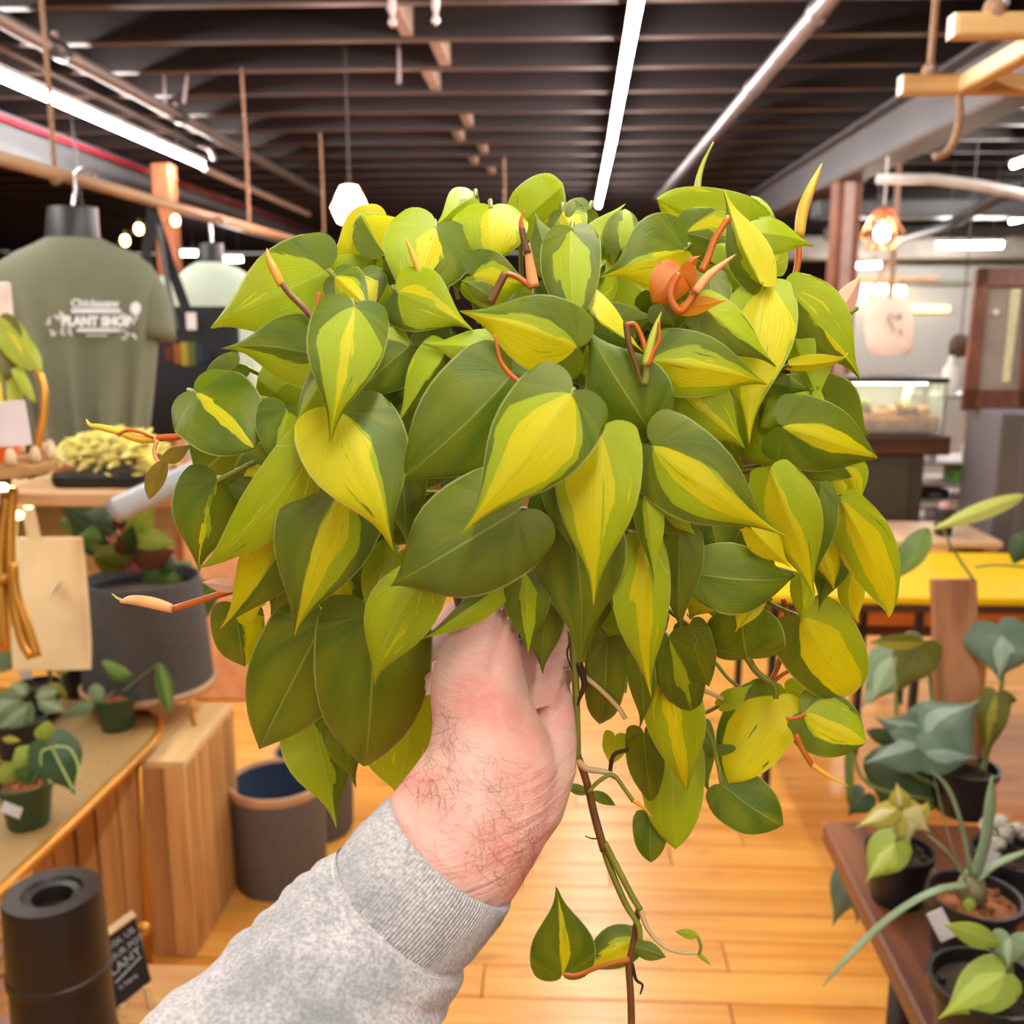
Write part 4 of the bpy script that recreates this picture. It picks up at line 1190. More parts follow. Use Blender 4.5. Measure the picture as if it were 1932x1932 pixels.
on_rack(1820, 1, 'round glass jar with yellow contents on the metal rack', 'jar', jar)
def gbox(o, b):
    MB().cbox(b + Vector((0, 0, .03)), (.10, .14, .058), .004).build('body', pm('green_plastic', srgb(126, 200, 76), .4), o)
    MB().cbox(b + Vector((.01, -.071, .027)), (.07, .006, .036), .002).build('opening', BLKM, o)
on_rack(1802, 2, 'bright green plastic bin under the glass jar', 'bin', gbox)
def bottle(o, b):
    MB().lathe(b, [(.03, 0), (.032, .01), (.032, .11), (.012, .14), (.012, .17)], 16).build('body', pm('bottle_white', srgb(222, 214, 210), .4), o, True, 40)
    MB().lathe(b + Vector((0, 0, .17)), [(.014, 0), (.014, .025)], 12).build('cap', BLKM, o, True, 40)
on_rack(1768, 0, 'white bottle with a black cap on the top rack shelf', 'bottle', bottle)
def wbox(o, b):
    MB().cbox(b + Vector((0, 0, .018)), (.17, .12, .034), .01).build('body', pm('box_white', srgb(226, 216, 224), .5), o)
    MB().cbox(b + Vector((.0, -.0, .037)), (.15, .10, .004), .001).build('lid', pm('box_white2', srgb(206, 196, 204), .5), o)
on_rack(1765, 4, 'flat white box low on the metal rack', 'box', wbox)
def dbox(o, b):
    MB().cbox(b + Vector((0, 0, .02)), (.13, .16, .038), .004).build('body', BLKM, o)
    MB().cbox(b + Vector((0, -.082, .02)), (.05, .004, .012), .001).build('handle', RKM, o)
on_rack(1745, 3, 'long black tray on the metal rack', 'tray', dbox)
def tub(o, b):
    MB().lathe(b, [(.03, 0), (.036, .06), (.038, .062), (.038, .07)], 16).build('body', pm('tub_grey', srgb(196, 194, 196), .4), o, True, 40)
    MB().lathe(b + Vector((0, 0, .07)), [(.039, 0), (.039, .01)], 16).build('lid', pm('box_white', srgb(226, 216, 224), .5), o, True, 40)
on_rack(1742, 1, 'pale grey tub beside the terrarium on the metal rack', 'tub', tub)
# charcoal panel and framed board standing on it
YP = 3.75
cx_, cz_, w_, h_ = box_px(1856, 772, 1990, 1036, YP)
pn = thing('charcoal_cabinet', (cx_ + .1, YP, 0), 'charcoal cabinet side at the right edge below the framed board', 'cabinet')
ztop = cz_ + h_ / 2
MB().cbox((cx_ + .1, YP, (ztop + .5) / 2), (w_ + .2, .3, ztop - .5), .006).build('body', pm('charcoal_panel', srgb(98, 92, 98), .55, var=.05, scale=4), pn)
MB().cbox((cx_ + .13, YP - .153, (ztop + .5) / 2), (w_ + .1, .008, (ztop - .5) * .9), .003).build('door', pm('charcoal_panel2', srgb(104, 98, 104), .55, var=.05, scale=4), pn)
for sx in (-.45, .45):
    for sy in (-.12, .12):
        MB().cbox((cx_ + .1 + sx * (w_ + .2), YP + sy, .25), (.025, .025, .5), .002).build('leg', BLKM, pn)
fr = thing('framed_board', (cx_ + .06, YP - .02, ztop), 'brown wooden frame with a mounted pale strip leaning at the right edge', 'framed board')
dF = depth_of((cx_, YP, cz_))
fq = [at(1842, 508, dF + .12), at(1990, 508, dF + .12), at(1972, 772, dF), at(1814, 772, dF)]
FW = wood('frame_wood', srgb(132, 72, 44), srgb(92, 46, 28), axis=2, scale=2, knots=0)
nF = (fq[1] - fq[0]).cross(fq[3] - fq[0]).normalized()
if nF.dot(CAM_LOC - fq[0]) < 0: nF = -nF
def slab(name, quad, t, mat, par):
    m = MB(); m.add(list(quad) + [p - nF * t for p in quad], [(0, 1, 2, 3), (4, 7, 6, 5), (0, 4, 5, 1), (1, 5, 6, 2), (2, 6, 7, 3), (3, 7, 4, 0)]); return m.build(name, mat, par)
def fp(s, t, lift=0): return fq[0].lerp(fq[1], s).lerp(fq[3].lerp(fq[2], s), t) + nF * lift
slab('back_panel', [fp(.03, .03), fp(.97, .03), fp(.97, .97), fp(.03, .97)], .006, pm('panel_taupe', srgb(150, 132, 122), .7, var=.08, scale=10), fr)
for nm, s0, t0, s1, t1 in (('stile', 0, 0, .16, 1), ('stile', .66, 0, .80, 1), ('top_rail', 0, 0, .80, .13), ('bottom_rail', 0, .87, .80, 1)):
    slab(nm, [fp(s0, t0, .012), fp(s1, t0, .012), fp(s1, t1, .012), fp(s0, t1, .012)], .024, FW, fr)
slab('pale_strip', [fp(.46, .15, .008), fp(.58, .15, .008), fp(.54, .82, .008), fp(.46, .82, .008)], .008, pm('strip_cream', srgb(214, 204, 160), .8, var=.1, scale=30), fr)
MB().ball(fp(.30, .32, .004), .012, 10, 8).build('pin', pm('paper_white', srgb(232, 226, 226), .7), fr, True)
# hanging small bag
DB_ = 4.9
hb_ = thing('small_bag', at(1680, 672, DB_), 'small pale pink cloth bag hanging on a brown strap in front of the white wall', 'bag')
rr = []
for (y, xl_, xr2, th) in ((560, 1648, 1704, .01), (576, 1634, 1718, .02), (620, 1632, 1724, .03), (655, 1636, 1722, .03), (670, 1650, 1706, .02)):
    a, b = at(xl_, y, DB_), at(xr2, y, DB_); c = (a + b) / 2; u = (b - a) / 2
    rr.append([c + u * math.copysign(abs(math.cos(2 * PI * k / 24)) ** .6, math.cos(2 * PI * k / 24)) + Vector((0, th, 0)) * math.sin(2 * PI * k / 24) for k in range(24)])
MB().loft(rr).build('bag_body', pm('pink_canvas', srgb(228, 200, 184), .9, var=.06, scale=12), hb_, True, 60)
strap([(1680, 566), (1684, 520), (1688, 440), (1706, 170)], DB_ - .01, .028, pm('brown_strap', srgb(150, 116, 98), .8), hb_)
strap([(1640, 580), (1650, 540), (1680, 490)], DB_ + .02, .02, pm('rose_strap', srgb(206, 160, 140), .8), hb_)
rng = random.Random(4); m = MB()
for k in range(9):
    x, y = 1688 + rng.uniform(-13, 13), 610 + rng.uniform(-24, 20)
    m.tube([at(x, y, DB_ - .034), at(x + rng.uniform(-8, 8), y + rng.uniform(4, 14), DB_ - .034)], .004, 5)
m.build('print', pm('mauve_ink', srgb(140, 118, 122), .8), hb_)
# warm lamps over the partition
for x0, x1, yy, lab in ((1596, 1672, 546, 'long warm strip lamp behind the hanging pink bag'), (1686, 1706, 549, 'round warm lamp just right of the pink bag strap')):
    a, b = ony(x0, yy, 7.5), ony(x1, yy, 7.5)
    o = thing('warm_lamp', (a + b) / 2, lab, 'lamp', 'warm lamps over the white wall')
    MB().tube([a, b], .036, 10).build('bulb', glow('bulb_yellow', (1, .78, .38), 9.0), o, True)
    MB().cbox((a + b) / 2 + Vector((0, .02, .035)), ((b - a).length + .03, .05, .02), .003).build('holder', pm('lamp_brass', srgb(170, 120, 80), .4), o)
for x0, x1, yy, c, lab in ((1590, 1770, 524, (196, 150, 116), 'thin tan rail across the white wall behind the pink bag'), (1700, 1830, 534, (120, 116, 104), 'grey-green ledge above the white wall')):
    a, b = ony(x0, yy, 7.53), ony(x1, yy, 7.53)
    tag(MB().cbox((a + b) / 2, ((b - a).length, .05, .03), .004).build('wall_rail', pm('rail%d' % c[0], srgb(*c), .6)), lab, 'rail')
a, b = ony(1712, 583, 7.52), ony(1790, 583, 7.52)
tag(MB().tube([a, b], .026, 10).build('amber_tube', glow('amber_soft', (1, .68, .30), 1.6), None, True), 'soft amber tube on the white wall', 'lamp')
gd = MB().ball(at(1812, 652, 4.6), .05, 14, 10, (1.1, .6, 1.15)).build('dark_gourd', pm('gourd_brown', srgb(74, 46, 34), .6), None, True)
tag(gd, 'dark brown round ornament beside the framed board', 'ornament')
gp = at(1812, 652, 4.6); MB().tube([gp, Vector((gp.x, gp.y, ZC + .24))], .003, 5).build('cord', BLKM, gd)

# ---- yellow table
ZY = .75
YEL = pm('yellow_laminate', srgb(250, 200, 0), .35, var=.03, scale=4)
yn, yf = onz(1780, 1128, ZY).y, onz(1780, 1042, ZY).y
x0, x1 = .62, 2.6
yt = thing('yellow_table', ((x0 + x1) / 2, (yn + yf) / 2, 0), 'yellow-topped table with a dark edge behind the wooden post', 'table')
MB().cbox(((x0 + x1) / 2, (yn + yf) / 2, ZY - .012), (x1 - x0, yf - yn, .024), .004).build('top', YEL, yt)
MB().cbox(((x0 + x1) / 2, yn + .005, ZY - .035), (x1 - x0, .02, .022), .002).build('edge_strip', pm('edge_brown', srgb(74, 42, 34), .5), yt)
for x in (ony(1736, 1180, yn + .03).x, x0 + .05, x1 - .05):
    MB().cbox((x, yn + .04, ZY / 2 - .02), (.022, .022, ZY - .05), .002).build('leg', BLKM, yt)
    MB().cbox((x, yf - .04, ZY / 2 - .02), (.022, .022, ZY - .05), .002).build('leg', BLKM, yt)
MB().cbox(((x0 + x1) / 2, yf - .03, .60), (x1 - x0 - .1, .018, .22), .002).build('back_board', wood('back_board_pine', srgb(236, 160, 84), srgb(214, 130, 60), axis=0, scale=1.6, knots=.3), yt)
MB().cbox(((x0 + x1) / 2, yf - .03, .47), (x1 - x0 - .1, .022, .035), .002).build('stretcher', pm('edge_brown2', srgb(96, 36, 26), .5), yt)
pk = onz(1760, 1030, .78)
pt_ = thing('pale_table', (pk.x + .3, pk.y + .2, 0), 'pale pinkish wooden table behind the yellow one', 'table')
MB().cbox((pk.x + .02, yf + .21, .77), (.5, .36, .025), .004).build('top', wood('pale_table_top', srgb(232, 196, 164), srgb(214, 168, 132), axis=0, scale=2, knots=0), pt_)
for sx in (-.22, .22):
    for sy in (.06, .36):
        MB().cbox((pk.x + .02 + sx, yf + sy, .38), (.04, .04, .755), .004).build('leg', PINE, pt_)
tb = thing('small_jar', (onz(1850, 1030, .783).x - .06, yf + .14, .7828), 'small black jar with a pink lid on the pale table', 'jar')
B = Vector((onz(1850, 1030, .783).x - .06, yf + .14, .7828))
MB().lathe(B, [(.03, 0), (.032, .01), (.032, .09), (.02, .10)], 16).build('body', BLKM, tb, True, 40)
MB().lathe(B + Vector((0, 0, .10)), [(.02, 0), (.02, .02), (.001, .021)], 14).build('lid', pm('pink_lid', srgb(206, 160, 160), .5), tb, True, 40)

# ---- brown plank bench with pots
ZB = .65
BENCH = wood('bench_wood', srgb(142, 82, 52), srgb(84, 46, 30), axis=1, scale=1.3, rough=.42, knots=.6, per_object=.25)
e0, e1 = onz(1552, 1548, ZB), onz(1742, 1932, ZB)
ang = math.atan2(e0.x - e1.x, e0.y - e1.y)
bench = thing('plank_bench', Vector((e0.x + .35, e0.y - .4, 0)), 'brown plank bench crowded with potted plants at the lower right', 'bench')
dirv = Vector((e0.x - e1.x, e0.y - e1.y, 0)).normalized(); side = Vector((dirv.y, -dirv.x, 0))
rotb = Matrix((side, dirv, Vector((0, 0, 1)))).transposed()
far = e0.copy(); LB = 1.5
for k in range(5):
    c = far - dirv * LB / 2 + side * (.07 + .142 * k) + Vector((0, 0, -.02))
    MB().cbox(c, (.139, LB, .04), .004, rotb).build('plank', BENCH, bench)
DLEG = pm('leg_iron', srgb(52, 36, 32), .5, metal=.3)
for s in (.03, .64):
    for l in (.37, 1.42):
        c = far - dirv * l + side * s
        MB().tube([Vector((c.x, c.y, ZB - .04)), Vector((c.x, c.y, .002))], .019, 12).build('leg', DLEG, bench, True)
        MB().tube([Vector((c.x, c.y, .30)), Vector((c.x, c.y, .34))], .026, 12).build('leg_joint', DLEG, bench, True)
for l in (.37, 1.42):
    a = far - dirv * l + side * .03; b = far - dirv * l + side * .64
    MB().tube([Vector((a.x, a.y, .32)), Vector((b.x, b.y, .32))], .017, 10).build('cross_pipe', DLEG, bench, True)
def on_bench(px, py, label, rb, rt, h, mat=B_POT, soil='dark'):
    B = onz(px, py, ZB) + Vector((0, 0, .0005))
    o = thing('potted_plant', B, label, 'potted plant', 'pots on the plank bench')
    pot(o, B, rb, rt, h, mat, soil)
    return o, depth_of(B)
# yellow variegated plant
o, d = on_bench(1690, 1695, 'mottled yellow plant in a black pot at the far end of the bench', .038, .05, .085)
for b_, t_, w, mt, pt in (((1690, 1528), (1612, 1562), 44, LF_YEL, dict(lo=-.3, hi=.6, seed=1)), ((1688, 1545), (1664, 1600), 54, LF_YEL, dict(mlo=-.6, mhi=.8, lo=-.2, hi=.1, seed=2)), ((1706, 1530), (1756, 1570), 56, LF_YEL, dict(lo=-1, hi=1, mlo=-.4, mhi=0, seed=3)), ((1700, 1548), (1716, 1598), 50, LF_YEL, dict(lo=-2, hi=2, seed=4)), ((1688, 1590), (1632, 1666), 76, LF_LIME, dict(mlo=-.6, mhi=.3, lo=-.2, hi=.2, seed=5, amp=1.6)), ((1700, 1520), (1692, 1476), 40, LF_YEL, dict(lo=-.3, hi=.2, seed=6)), ((1740, 1540), (1752, 1510), 26, LF_YEL, dict(seed=7))):
    bgleaf(o, b_, t_, d - (.075 if b_[1] > 1580 else .02), w, mt, HEART, lobe=.4, props=pt)
for pth in ([(1700, 1640), (1696, 1590), (1690, 1540)], [(1705, 1640), (1715, 1600), (1706, 1535)], [(1698, 1650), (1694, 1620), (1688, 1592)]):
    bgstem(o, pth, d, .0028, ST_G)
# strap-leaved plant
o, d = on_bench(1828, 1800, 'plant with long grey-green strap stalks in a black pot mid bench', .05, .062, .095, B_POT, 'bark_soil')
for pts, w in (([(1828, 1668), (1760, 1682), (1680, 1730), (1600, 1805), (1552, 1862)], 20), ([(1838, 1655), (1858, 1590), (1868, 1520), (1872, 1462)], 22), ([(1842, 1660), (1880, 1630), (1950, 1600)], 18), ([(1822, 1660), (1790, 1610), (1745, 1570)], 12), ([(1832, 1650), (1815, 1560), (1790, 1490), (1755, 1450)], 9), ([(1826, 1655), (1800, 1610), (1775, 1520), (1760, 1455)], 8)):
    P = spline([at(x, y, d - .05) for x, y in pts], 5)
    mm = MB(); m_ = len(P) - 1
    mm.tube(P, [w / 2 * d / F * (1.0 - .1 * k / m_ if k < m_ * .6 else max(.08, 1 - ((k / m_ - .6) / .4) ** 2 * .95)) for k in range(m_ + 1)], 8, flat=(1, .35))
    mm.build('strap_leaf', pm('strap_green', srgb(122, 138, 100), .45, var=.12, scale=20), o, True)
MB().lathe(at(1832, 1690, d - .03), [(.022, 0), (.018, .02), (.012, .035)], 10).build('crown', pm('crown_tan', srgb(150, 140, 96), .6), o, True)
bgleaf(o, (1830, 1695), (1828, 1722), d - .09, 22, LF_LIME, OVAL, lobe=0)
m = MB().cbox(at(1776, 1745, d - .05), (.024, .002, .05), .001, (0, -.5, 0)); m.build('plant_label', pm('paper_white', srgb(232, 226, 226), .7), o)
# grey big-leaved plant with the wooden plank
o, d = on_bench(1815, 1530, 'silver-grey big-leaved plant in a dark pot against a wooden plank', .045, .056, .09)
bgw = wood('totem_wood', srgb(196, 134, 90), srgb(150, 94, 60), axis=2, scale=2, rough=.65, knots=.5)
a, b = at(1798, 1092, d + .03), at(1812, 1500, d + .03)
ax_ = (a - b); mid = (a + b) / 2
rt_ = Matrix((CU, (ax_.normalized().cross(CU)).normalized() * -1, ax_.normalized())).transposed()
MB().cbox(mid, (84 * d / F, .022, ax_.length), .003, rt_).build('support_plank', bgw, o, label='rough brown wooden support plank')
for b_, t_, w, mt, dd2, pt in (((1735, 1408), (1630, 1440), 86, LF_GREY, -.06, dict(mlo=-.1, mhi=.5, seed=1)), ((1745, 1420), (1850, 1430), 80, LF_GREY, -.07, dict(mlo=-.2, mhi=.4, seed=2)), ((1750, 1400), (1850, 1320), 130, LF_GREY, -.05, dict(mlo=-.6, mhi=-.2, seed=3)), ((1742, 1400), (1650, 1352), 90, LF_GREY, -.03, dict(mlo=.1, mhi=.6, seed=4)), ((1890, 1200), (1885, 1285), 130, LF_GREY, -.02, dict(mlo=-.3, mhi=.2, lo=-.05, hi=.05, seed=5)), ((1890, 1200), (1960, 1250), 90, LF_GREY, 0, dict(mlo=-.6, mhi=.6, seed=6)), ((1740, 1215), (1690, 1310), 84, LF_OLIVE, -.02, dict(seed=7)), ((1742, 1210), (1640, 1212), 30, LF_OLIVE, -.04, dict(lo=-2, hi=0, seed=8)), ((1690, 1240), (1640, 1330), 90, LF_SILV, .05, dict(mlo=-.5, mhi=.5, seed=9)), ((1680, 1250), (1622, 1340), 50, LF_GREY, .06, dict(mlo=-.5, mhi=.5, seed=10)), ((1880, 1310), (1856, 1440), 56, LF_OLIVE, -.04, dict(lo=-.2, hi=.1, amp=1.5, seed=11)), ((1880, 1312), (1920, 1322), 24, LF_OLIVE, -.04, dict(seed=12)), ((1700, 1450), (1660, 1530), 130, LF_DARK, .02, dict(seed=13)), ((1760, 1450), (1740, 1550), 110, LF_DARK, .03, dict(seed=14)), ((1640, 1380), (1690, 1400), 30, LF_DARK, -.06, dict(seed=15)), ((1630, 1500), (1600, 1540), 56, LF_DARK, .03, dict(seed=16)), ((1600, 1400), (1604, 1530), 16, LF_GREEN, 0, dict(seed=17)),
                               ((1610, 1640), (1570, 1750), 64, LF_GREY, .05, dict(seed=18)), ((1616, 1640), (1618, 1745), 50, LF_GREY, .05, dict(seed=19))):
    bgleaf(o, b_, t_, d + dd2, w, mt, HEART if w > 30 else OVAL, lobe=.4, props=pt, fold=.2)
for pth, mt in (([(1820, 1500), (1790, 1440), (1745, 1405)], ST_G), ([(1800, 1480), (1750, 1390), (1735, 1350)], ST_G), ([(1830, 1500), (1870, 1400), (1890, 1290), (1893, 1200)], ST_G), ([(1790, 1470), (1760, 1330), (1752, 1240), (1738, 1212)], ST_G), ([(1840, 1510), (1858, 1450), (1880, 1315)], ST_G), ([(1780, 1490), (1700, 1430), (1690, 1240)], ST_G), ([(1760, 1520), (1640, 1560), (1610, 1642)], ST_G), ([(1760, 1510), (1640, 1480), (1600, 1400)], ST_G)):
    bgstem(o, pth, d - .01, .004, mt)
# creeping yellow leaf and green leaf above
bgstem(o, [(1838, 1096), (1800, 1040), (1780, 1000), (1770, 985)], d - .05, .0025, ST_G)
bgleaf(o, (1934, 934), (1756, 1000), d - .08, 34, LF_LIME, OVAL, lobe=0, fold=.5, props=dict(lo=-2, hi=2, seed=3))
bgleaf(o, (1752, 996), (1690, 1092), d - .05, 50, LF_GREEN, OVAL, lobe=0, fold=.3, props=dict(mlo=-2, mhi=0, hue=.8, seed=8))
bgstem(o, [(1840, 1070), (1880, 1066), (1940, 1070)], d - .05, .002, ST_G)
bgleaf(o, (1940, 1000), (1912, 1064), d - .06, 46, LF_DARK, OVAL, lobe=0)
# hairy grey plant in the right black pot
o, d = on_bench(1900, 1705, 'fuzzy grey cushion plant in a black pot at the right edge of the bench', .048, .058, .09)
rng = random.Random(8); m = MB()
for k in range(26):
    x, y = 1888 + rng.uniform(-28, 46), 1570 + rng.uniform(-24, 26)
    m.ball(at(x, y, d + rng.uniform(-.03, .03)), rng.uniform(.007, .013), 7, 5)
fz = m.build('cushion', pm('fuzzy_grey', srgb(176, 168, 150), .95, var=.35, scale=50, bump=.8), o, True); fz['kind'] = 'stuff'
MB().cbox(at(1868, 1622, d - .07), (.02, .002, .03), .001, (0, .5, 0)).build('plant_label', pm('paper_white', srgb(232, 226, 226), .7), o)
# lime-leaved plant in front
o, d = on_bench(1850, 1985, 'plant with broad lime leaves in a black pot at the bottom right', .052, .066, .10)
for b_, t_, w, mt, pt in (((1895, 1838), (1768, 1924), 92, LF_LIME, dict(mlo=-.5, mhi=.5, seed=1)), ((1884, 1780), (1782, 1744), 44, LF_LIME, dict(seed=2)), ((1905, 1770), (1902, 1830), 66, LF_SILV, dict(mlo=-.2, mhi=.3, seed=3)), ((1925, 1800), (1960, 1750), 60, LF_SILV, dict(seed=4)), ((1910, 1840), (1916, 1870), 20, LF_LIME, dict(seed=5))):
    bgleaf(o, b_, t_, d - .06, w, mt, HEART if w > 50 else OVAL, lobe=.35, props=pt)
for pth in ([(1855, 1900), (1890, 1870), (1896, 1838)], [(1860, 1900), (1900, 1850), (1895, 1785)], [(1862, 1905), (1905, 1870), (1905, 1770)]):
    bgstem(o, pth, d - .03, .003, ST_G)
# =================================================================== the trailing philodendron in the hand
BRASIL = leaf_material('brasil_leaf', srgb(78, 104, 10), srgb(160, 178, 20), srgb(216, 204, 8), vein=srgb(196, 204, 96), rough=0.44, trans=0.2, rim=srgb(190, 196, 128))
NEWLEAF = leaf_material('new_orange_leaf', srgb(206, 104, 8), srgb(232, 120, 14), srgb(236, 156, 36), vein=srgb(190, 70, 20), rough=0.4, trans=0.3, rim=srgb(214, 120, 40))
STEM_G = pm('stem_green', srgb(128, 132, 40), 0.45, var=0.15, scale=60)
STEM_O = pm('stem_orange', srgb(200, 88, 14), 0.42, var=0.2, scale=50, col2=srgb(176, 104, 20))
STEM_B = pm('stem_brown', srgb(112, 70, 30), 0.5, var=0.2, scale=50)
STEM_P = pm('stem_pale', srgb(206, 176, 128), 0.5, var=0.12, scale=50)
SHEATH = pm('sheath_peach', srgb(236, 156, 50), 0.42, var=0.1, scale=30, col2=srgb(226, 196, 60))
SHEATH_G = pm('sheath_lime', srgb(176, 184, 60), 0.42, var=0.12, scale=30)
SHEATH_P = pm('sheath_pink', srgb(238, 142, 82), 0.42, var=0.1, scale=30, col2=srgb(240, 180, 120))
ROOT = pm('aerial_root', srgb(60, 36, 18), 0.8, var=0.2, scale=60)

def dome(x, y):
    return 0.575 - 0.135 * math.sqrt(max(0.0, 1 - ((x - 990) / 760) ** 2 - ((y - 800) / 640) ** 2))
HUB = at(985, 930, 0.555)
plant = thing('trailing_philodendron', at(985, 1165, 0.555), 'lush trailing plant with lime-striped heart leaves held up by the hand', 'potted plant')

pot_top = at(985, 985, 0.555); pot_bot = at(985, 1165, 0.555)
_h = (pot_top - pot_bot).length
MB().lathe(pot_bot, [(0.036, 0), (0.047, _h * 0.9), (0.051, _h * 0.9), (0.052, _h), (0.047, _h), (0.045, _h * 0.86)], 28, cap1=False).build('pot', pm('nursery_pot', srgb(46, 40, 34), 0.5), plant, True, 40)
MB().lathe(pot_bot + Vector((0, 0, _h * 0.84)), [(0.044, 0), (0.03, 0.004), (0.001, 0.006)], 20).build('soil', pm('potting_soil', srgb(52, 36, 24), 0.95, var=0.4, scale=90, bump=0.6), plant)

LEAVES = []
def L(bx, by, tx, ty, w, lay, pat='D', roll=0, fold=0.18, arch=0.07, curl=0.0, lobe=0.72, prof=HEART, hue=0.3, amp=0.8, bz=0.0, tz=0.0, edge=0.10, bend=0.0, mat=None, pet=True, wave=0.02, kids=None):
    LEAVES.append(dict(b=(bx, by), t=(tx, ty), w=w, lay=lay, pat=pat, roll=roll, fold=fold, arch=arch, curl=curl, lobe=lobe, prof=prof, hue=hue, amp=amp, bz=bz, tz=tz, edge=edge, bend=bend, mat=mat, pet=pet, wave=wave))
PAT = {'D': (2, -2, 2, -2), 'M': (2, -2, -2, 2), 'Y': (-2, 2, -2, 2)}

# ---- top and back rim
L(612, 512, 384, 620, 168, 2, (2, -2, -2, .7), roll=10, arch=.12, curl=-.10, hue=.1)
L(728, 480, 803, 416, 190, 1, (-.72, .5, -.85, .75), roll=-20, arch=.1, amp=.9, lobe=.5, fold=.3)
L(716, 436, 617, 486, 118, 0, (-.6, 1.5, -2, 2), arch=.1)
L(640, 560, 720, 470, 120, -1, (2, -2, -2, 2))
L(822, 432, 762, 604, 172, 2, (-.28, .22, -.3, 1.4), fold=.22, arch=.1, amp=.7, hue=.4)
L(752, 552, 890, 622, 128, 4, (-.42, -.1, -2, .9), arch=.12, amp=.5, hue=.2, lobe=.5)
L(632, 522, 704, 590, 84, 3, (-.35, .35, -.5, .6), fold=.45, hue=.8, amp=.6)
L(682, 520, 712, 592, 88, 1, (-.5, .3, -.5, .4), fold=.2, hue=.5)
L(985, 418, 1074, 342, 96, 0, (2, -2, -2, 2), fold=.3, arch=.15, curl=-.2, roll=15, bz=.02, tz=.02, prof=ROUND, lobe=.35)
L(896, 372, 818, 432, 66, 0, (2, -2, -2, 2), fold=.5, arch=.12, bz=.02)
L(926, 394, 924, 486, 146, 1, (-.7, .25, -2, 2), fold=.28, arch=.12, amp=.7, prof=ROUND, lobe=.5)
L(893, 520, 1010, 534, 108, 2, (-.25, .2, -.5, 1.3), fold=.2, arch=.1, hue=.4)
L(926, 560, 868, 528, 40, 3, 'D', fold=.3, hue=.8)
L(870, 480, 905, 590, 90, -1, 'D', hue=.4)
L(1078, 436, 1086, 606, 116, 3, (2, -2, -.5, .45), fold=.2, arch=.08, hue=.9, lobe=.6, prof=ROUND, amp=.8)
L(1046, 500, 1010, 400, 80, 0, 'D', hue=.7, fold=.3)
L(1062, 400, 1105, 470, 80, 0, (-.5, .4, -1, 1), fold=.4)
L(1110, 396, 1060, 440, 70, 0, 'D', hue=.8, fold=.3)
L(1138, 500, 1197, 378, 56, 1, 'M', fold=.6, arch=-.18, curl=-.15, roll=30, bend=-.1, prof=LONG)
L(1172, 470, 1180, 388, 72, 1, (2, -2, -.1, .5), hue=.7, prof=ROUND, lobe=.4)
L(1290, 472, 1136, 522, 158, 2, (-2, .02, -2, .05), fold=.2, arch=.08, amp=.5, hue=.4, lobe=.5)
L(1418, 440, 1240, 372, 118, 0, (-.5, -.1, -2, 2), fold=.25, roll=-15, bz=.015, tz=.02, prof=ROUND, hue=.4)
L(1296, 440, 1420, 486, 110, 0, (-.7, -.3, -.8, -.2), fold=.2, hue=.8, prof=ROUND)
L(1436, 536, 1370, 362, 84, 5, (-.05, 1.4, -.3, 1.4), fold=.7, roll=-10, arch=.06, hue=.5, lobe=.3, prof=LONG)
L(1440, 430, 1416, 366, 54, 0, (2, -2, -.6, .8), fold=.5, hue=.6, prof=ROUND)
L(1452, 500, 1470, 420, 70, 0, (-.3, .4, -2, 2), fold=.4)
L(1418, 440, 1536, 464, 66, 3, 'M', fold=.35, roll=-25, lobe=.4, prof=LONG)
L(1350, 500, 1440, 540, 90, 0, 'M', fold=.3)
L(1120, 560, 1150, 470, 70, -1, 'M', fold=.3)
L(1010, 560, 1060, 640, 110, 0, 'D', hue=.5)
L(1082, 560, 1226, 668, 92, 2, (-2, -.05, -2, -.02), fold=.55, roll=-15, hue=.6, lobe=.3, bend=.05)
L(1120, 620, 1250, 600, 80, 0, 'D', hue=.6)
# orange new leaves
L(1281, 510, 1236, 566, 78, 5, 'D', mat='new', prof=ROUND, fold=.2, lobe=.6)
L(1283, 510, 1316, 560, 44, 5, 'D', mat='new', fold=.4, lobe=.5, roll=30)
L(1285, 586, 1374, 566, 34, 5, 'Y', mat='new', fold=.4, prof=LONG, roll=20, lobe=.2)
L(1300, 500, 1322, 482, 20, 4, 'D', mat='new', fold=.5, prof=LONG, lobe=.2)
L(1250, 580, 1272, 616, 70, 3, 'D', hue=1.0, fold=.2)
L(1330, 580, 1468, 690, 90, 4, (2, -2, -2, .1), fold=.5, hue=.9, roll=-20, arch=.12)
L(1340, 520, 1330, 640, 80, 1, 'D', hue=.7)
# ---- upper right
L(1448, 532, 1414, 838, 148, 3, (-.78, .45, -1.1, 1.2), fold=.22, arch=.08, amp=.6, hue=.5, lobe=.3, prof=LONG)
L(1484, 544, 1627, 720, 122, 4, (-.06, .06, -2, .02), fold=.18, arch=.06, hue=.8, lobe=.4, prof=LONG, bend=-.03)
L(1232, 680, 1459, 728, 128, 4, (-.1, .55, -.5, 1.2), fold=.28, arch=.12, amp=.6, hue=.3, lobe=.35)
L(1274, 736, 1410, 850, 156, 2, (-.12, .1, -.9, .8), fold=.18, hue=.8, amp=.5)
L(1524, 640, 1548, 762, 84, 1, (2, -2, -2, 2), fold=.3, prof=LONG)
L(1490, 606, 1543, 748, 60, 2, 'M', fold=.4, prof=LONG, roll=20)
L(1490, 690, 1612, 672, 30, 5, (-2, 2, -2, 2), fold=.6, prof=LONG, lobe=.1, roll=30)
L(1528, 736, 1436, 806, 100, 1, (2, -2, -2, .5), fold=.15, prof=ROUND, hue=.7)
L(1432, 716, 1535, 738, 44, 2, 'D', fold=.3, prof=LONG)
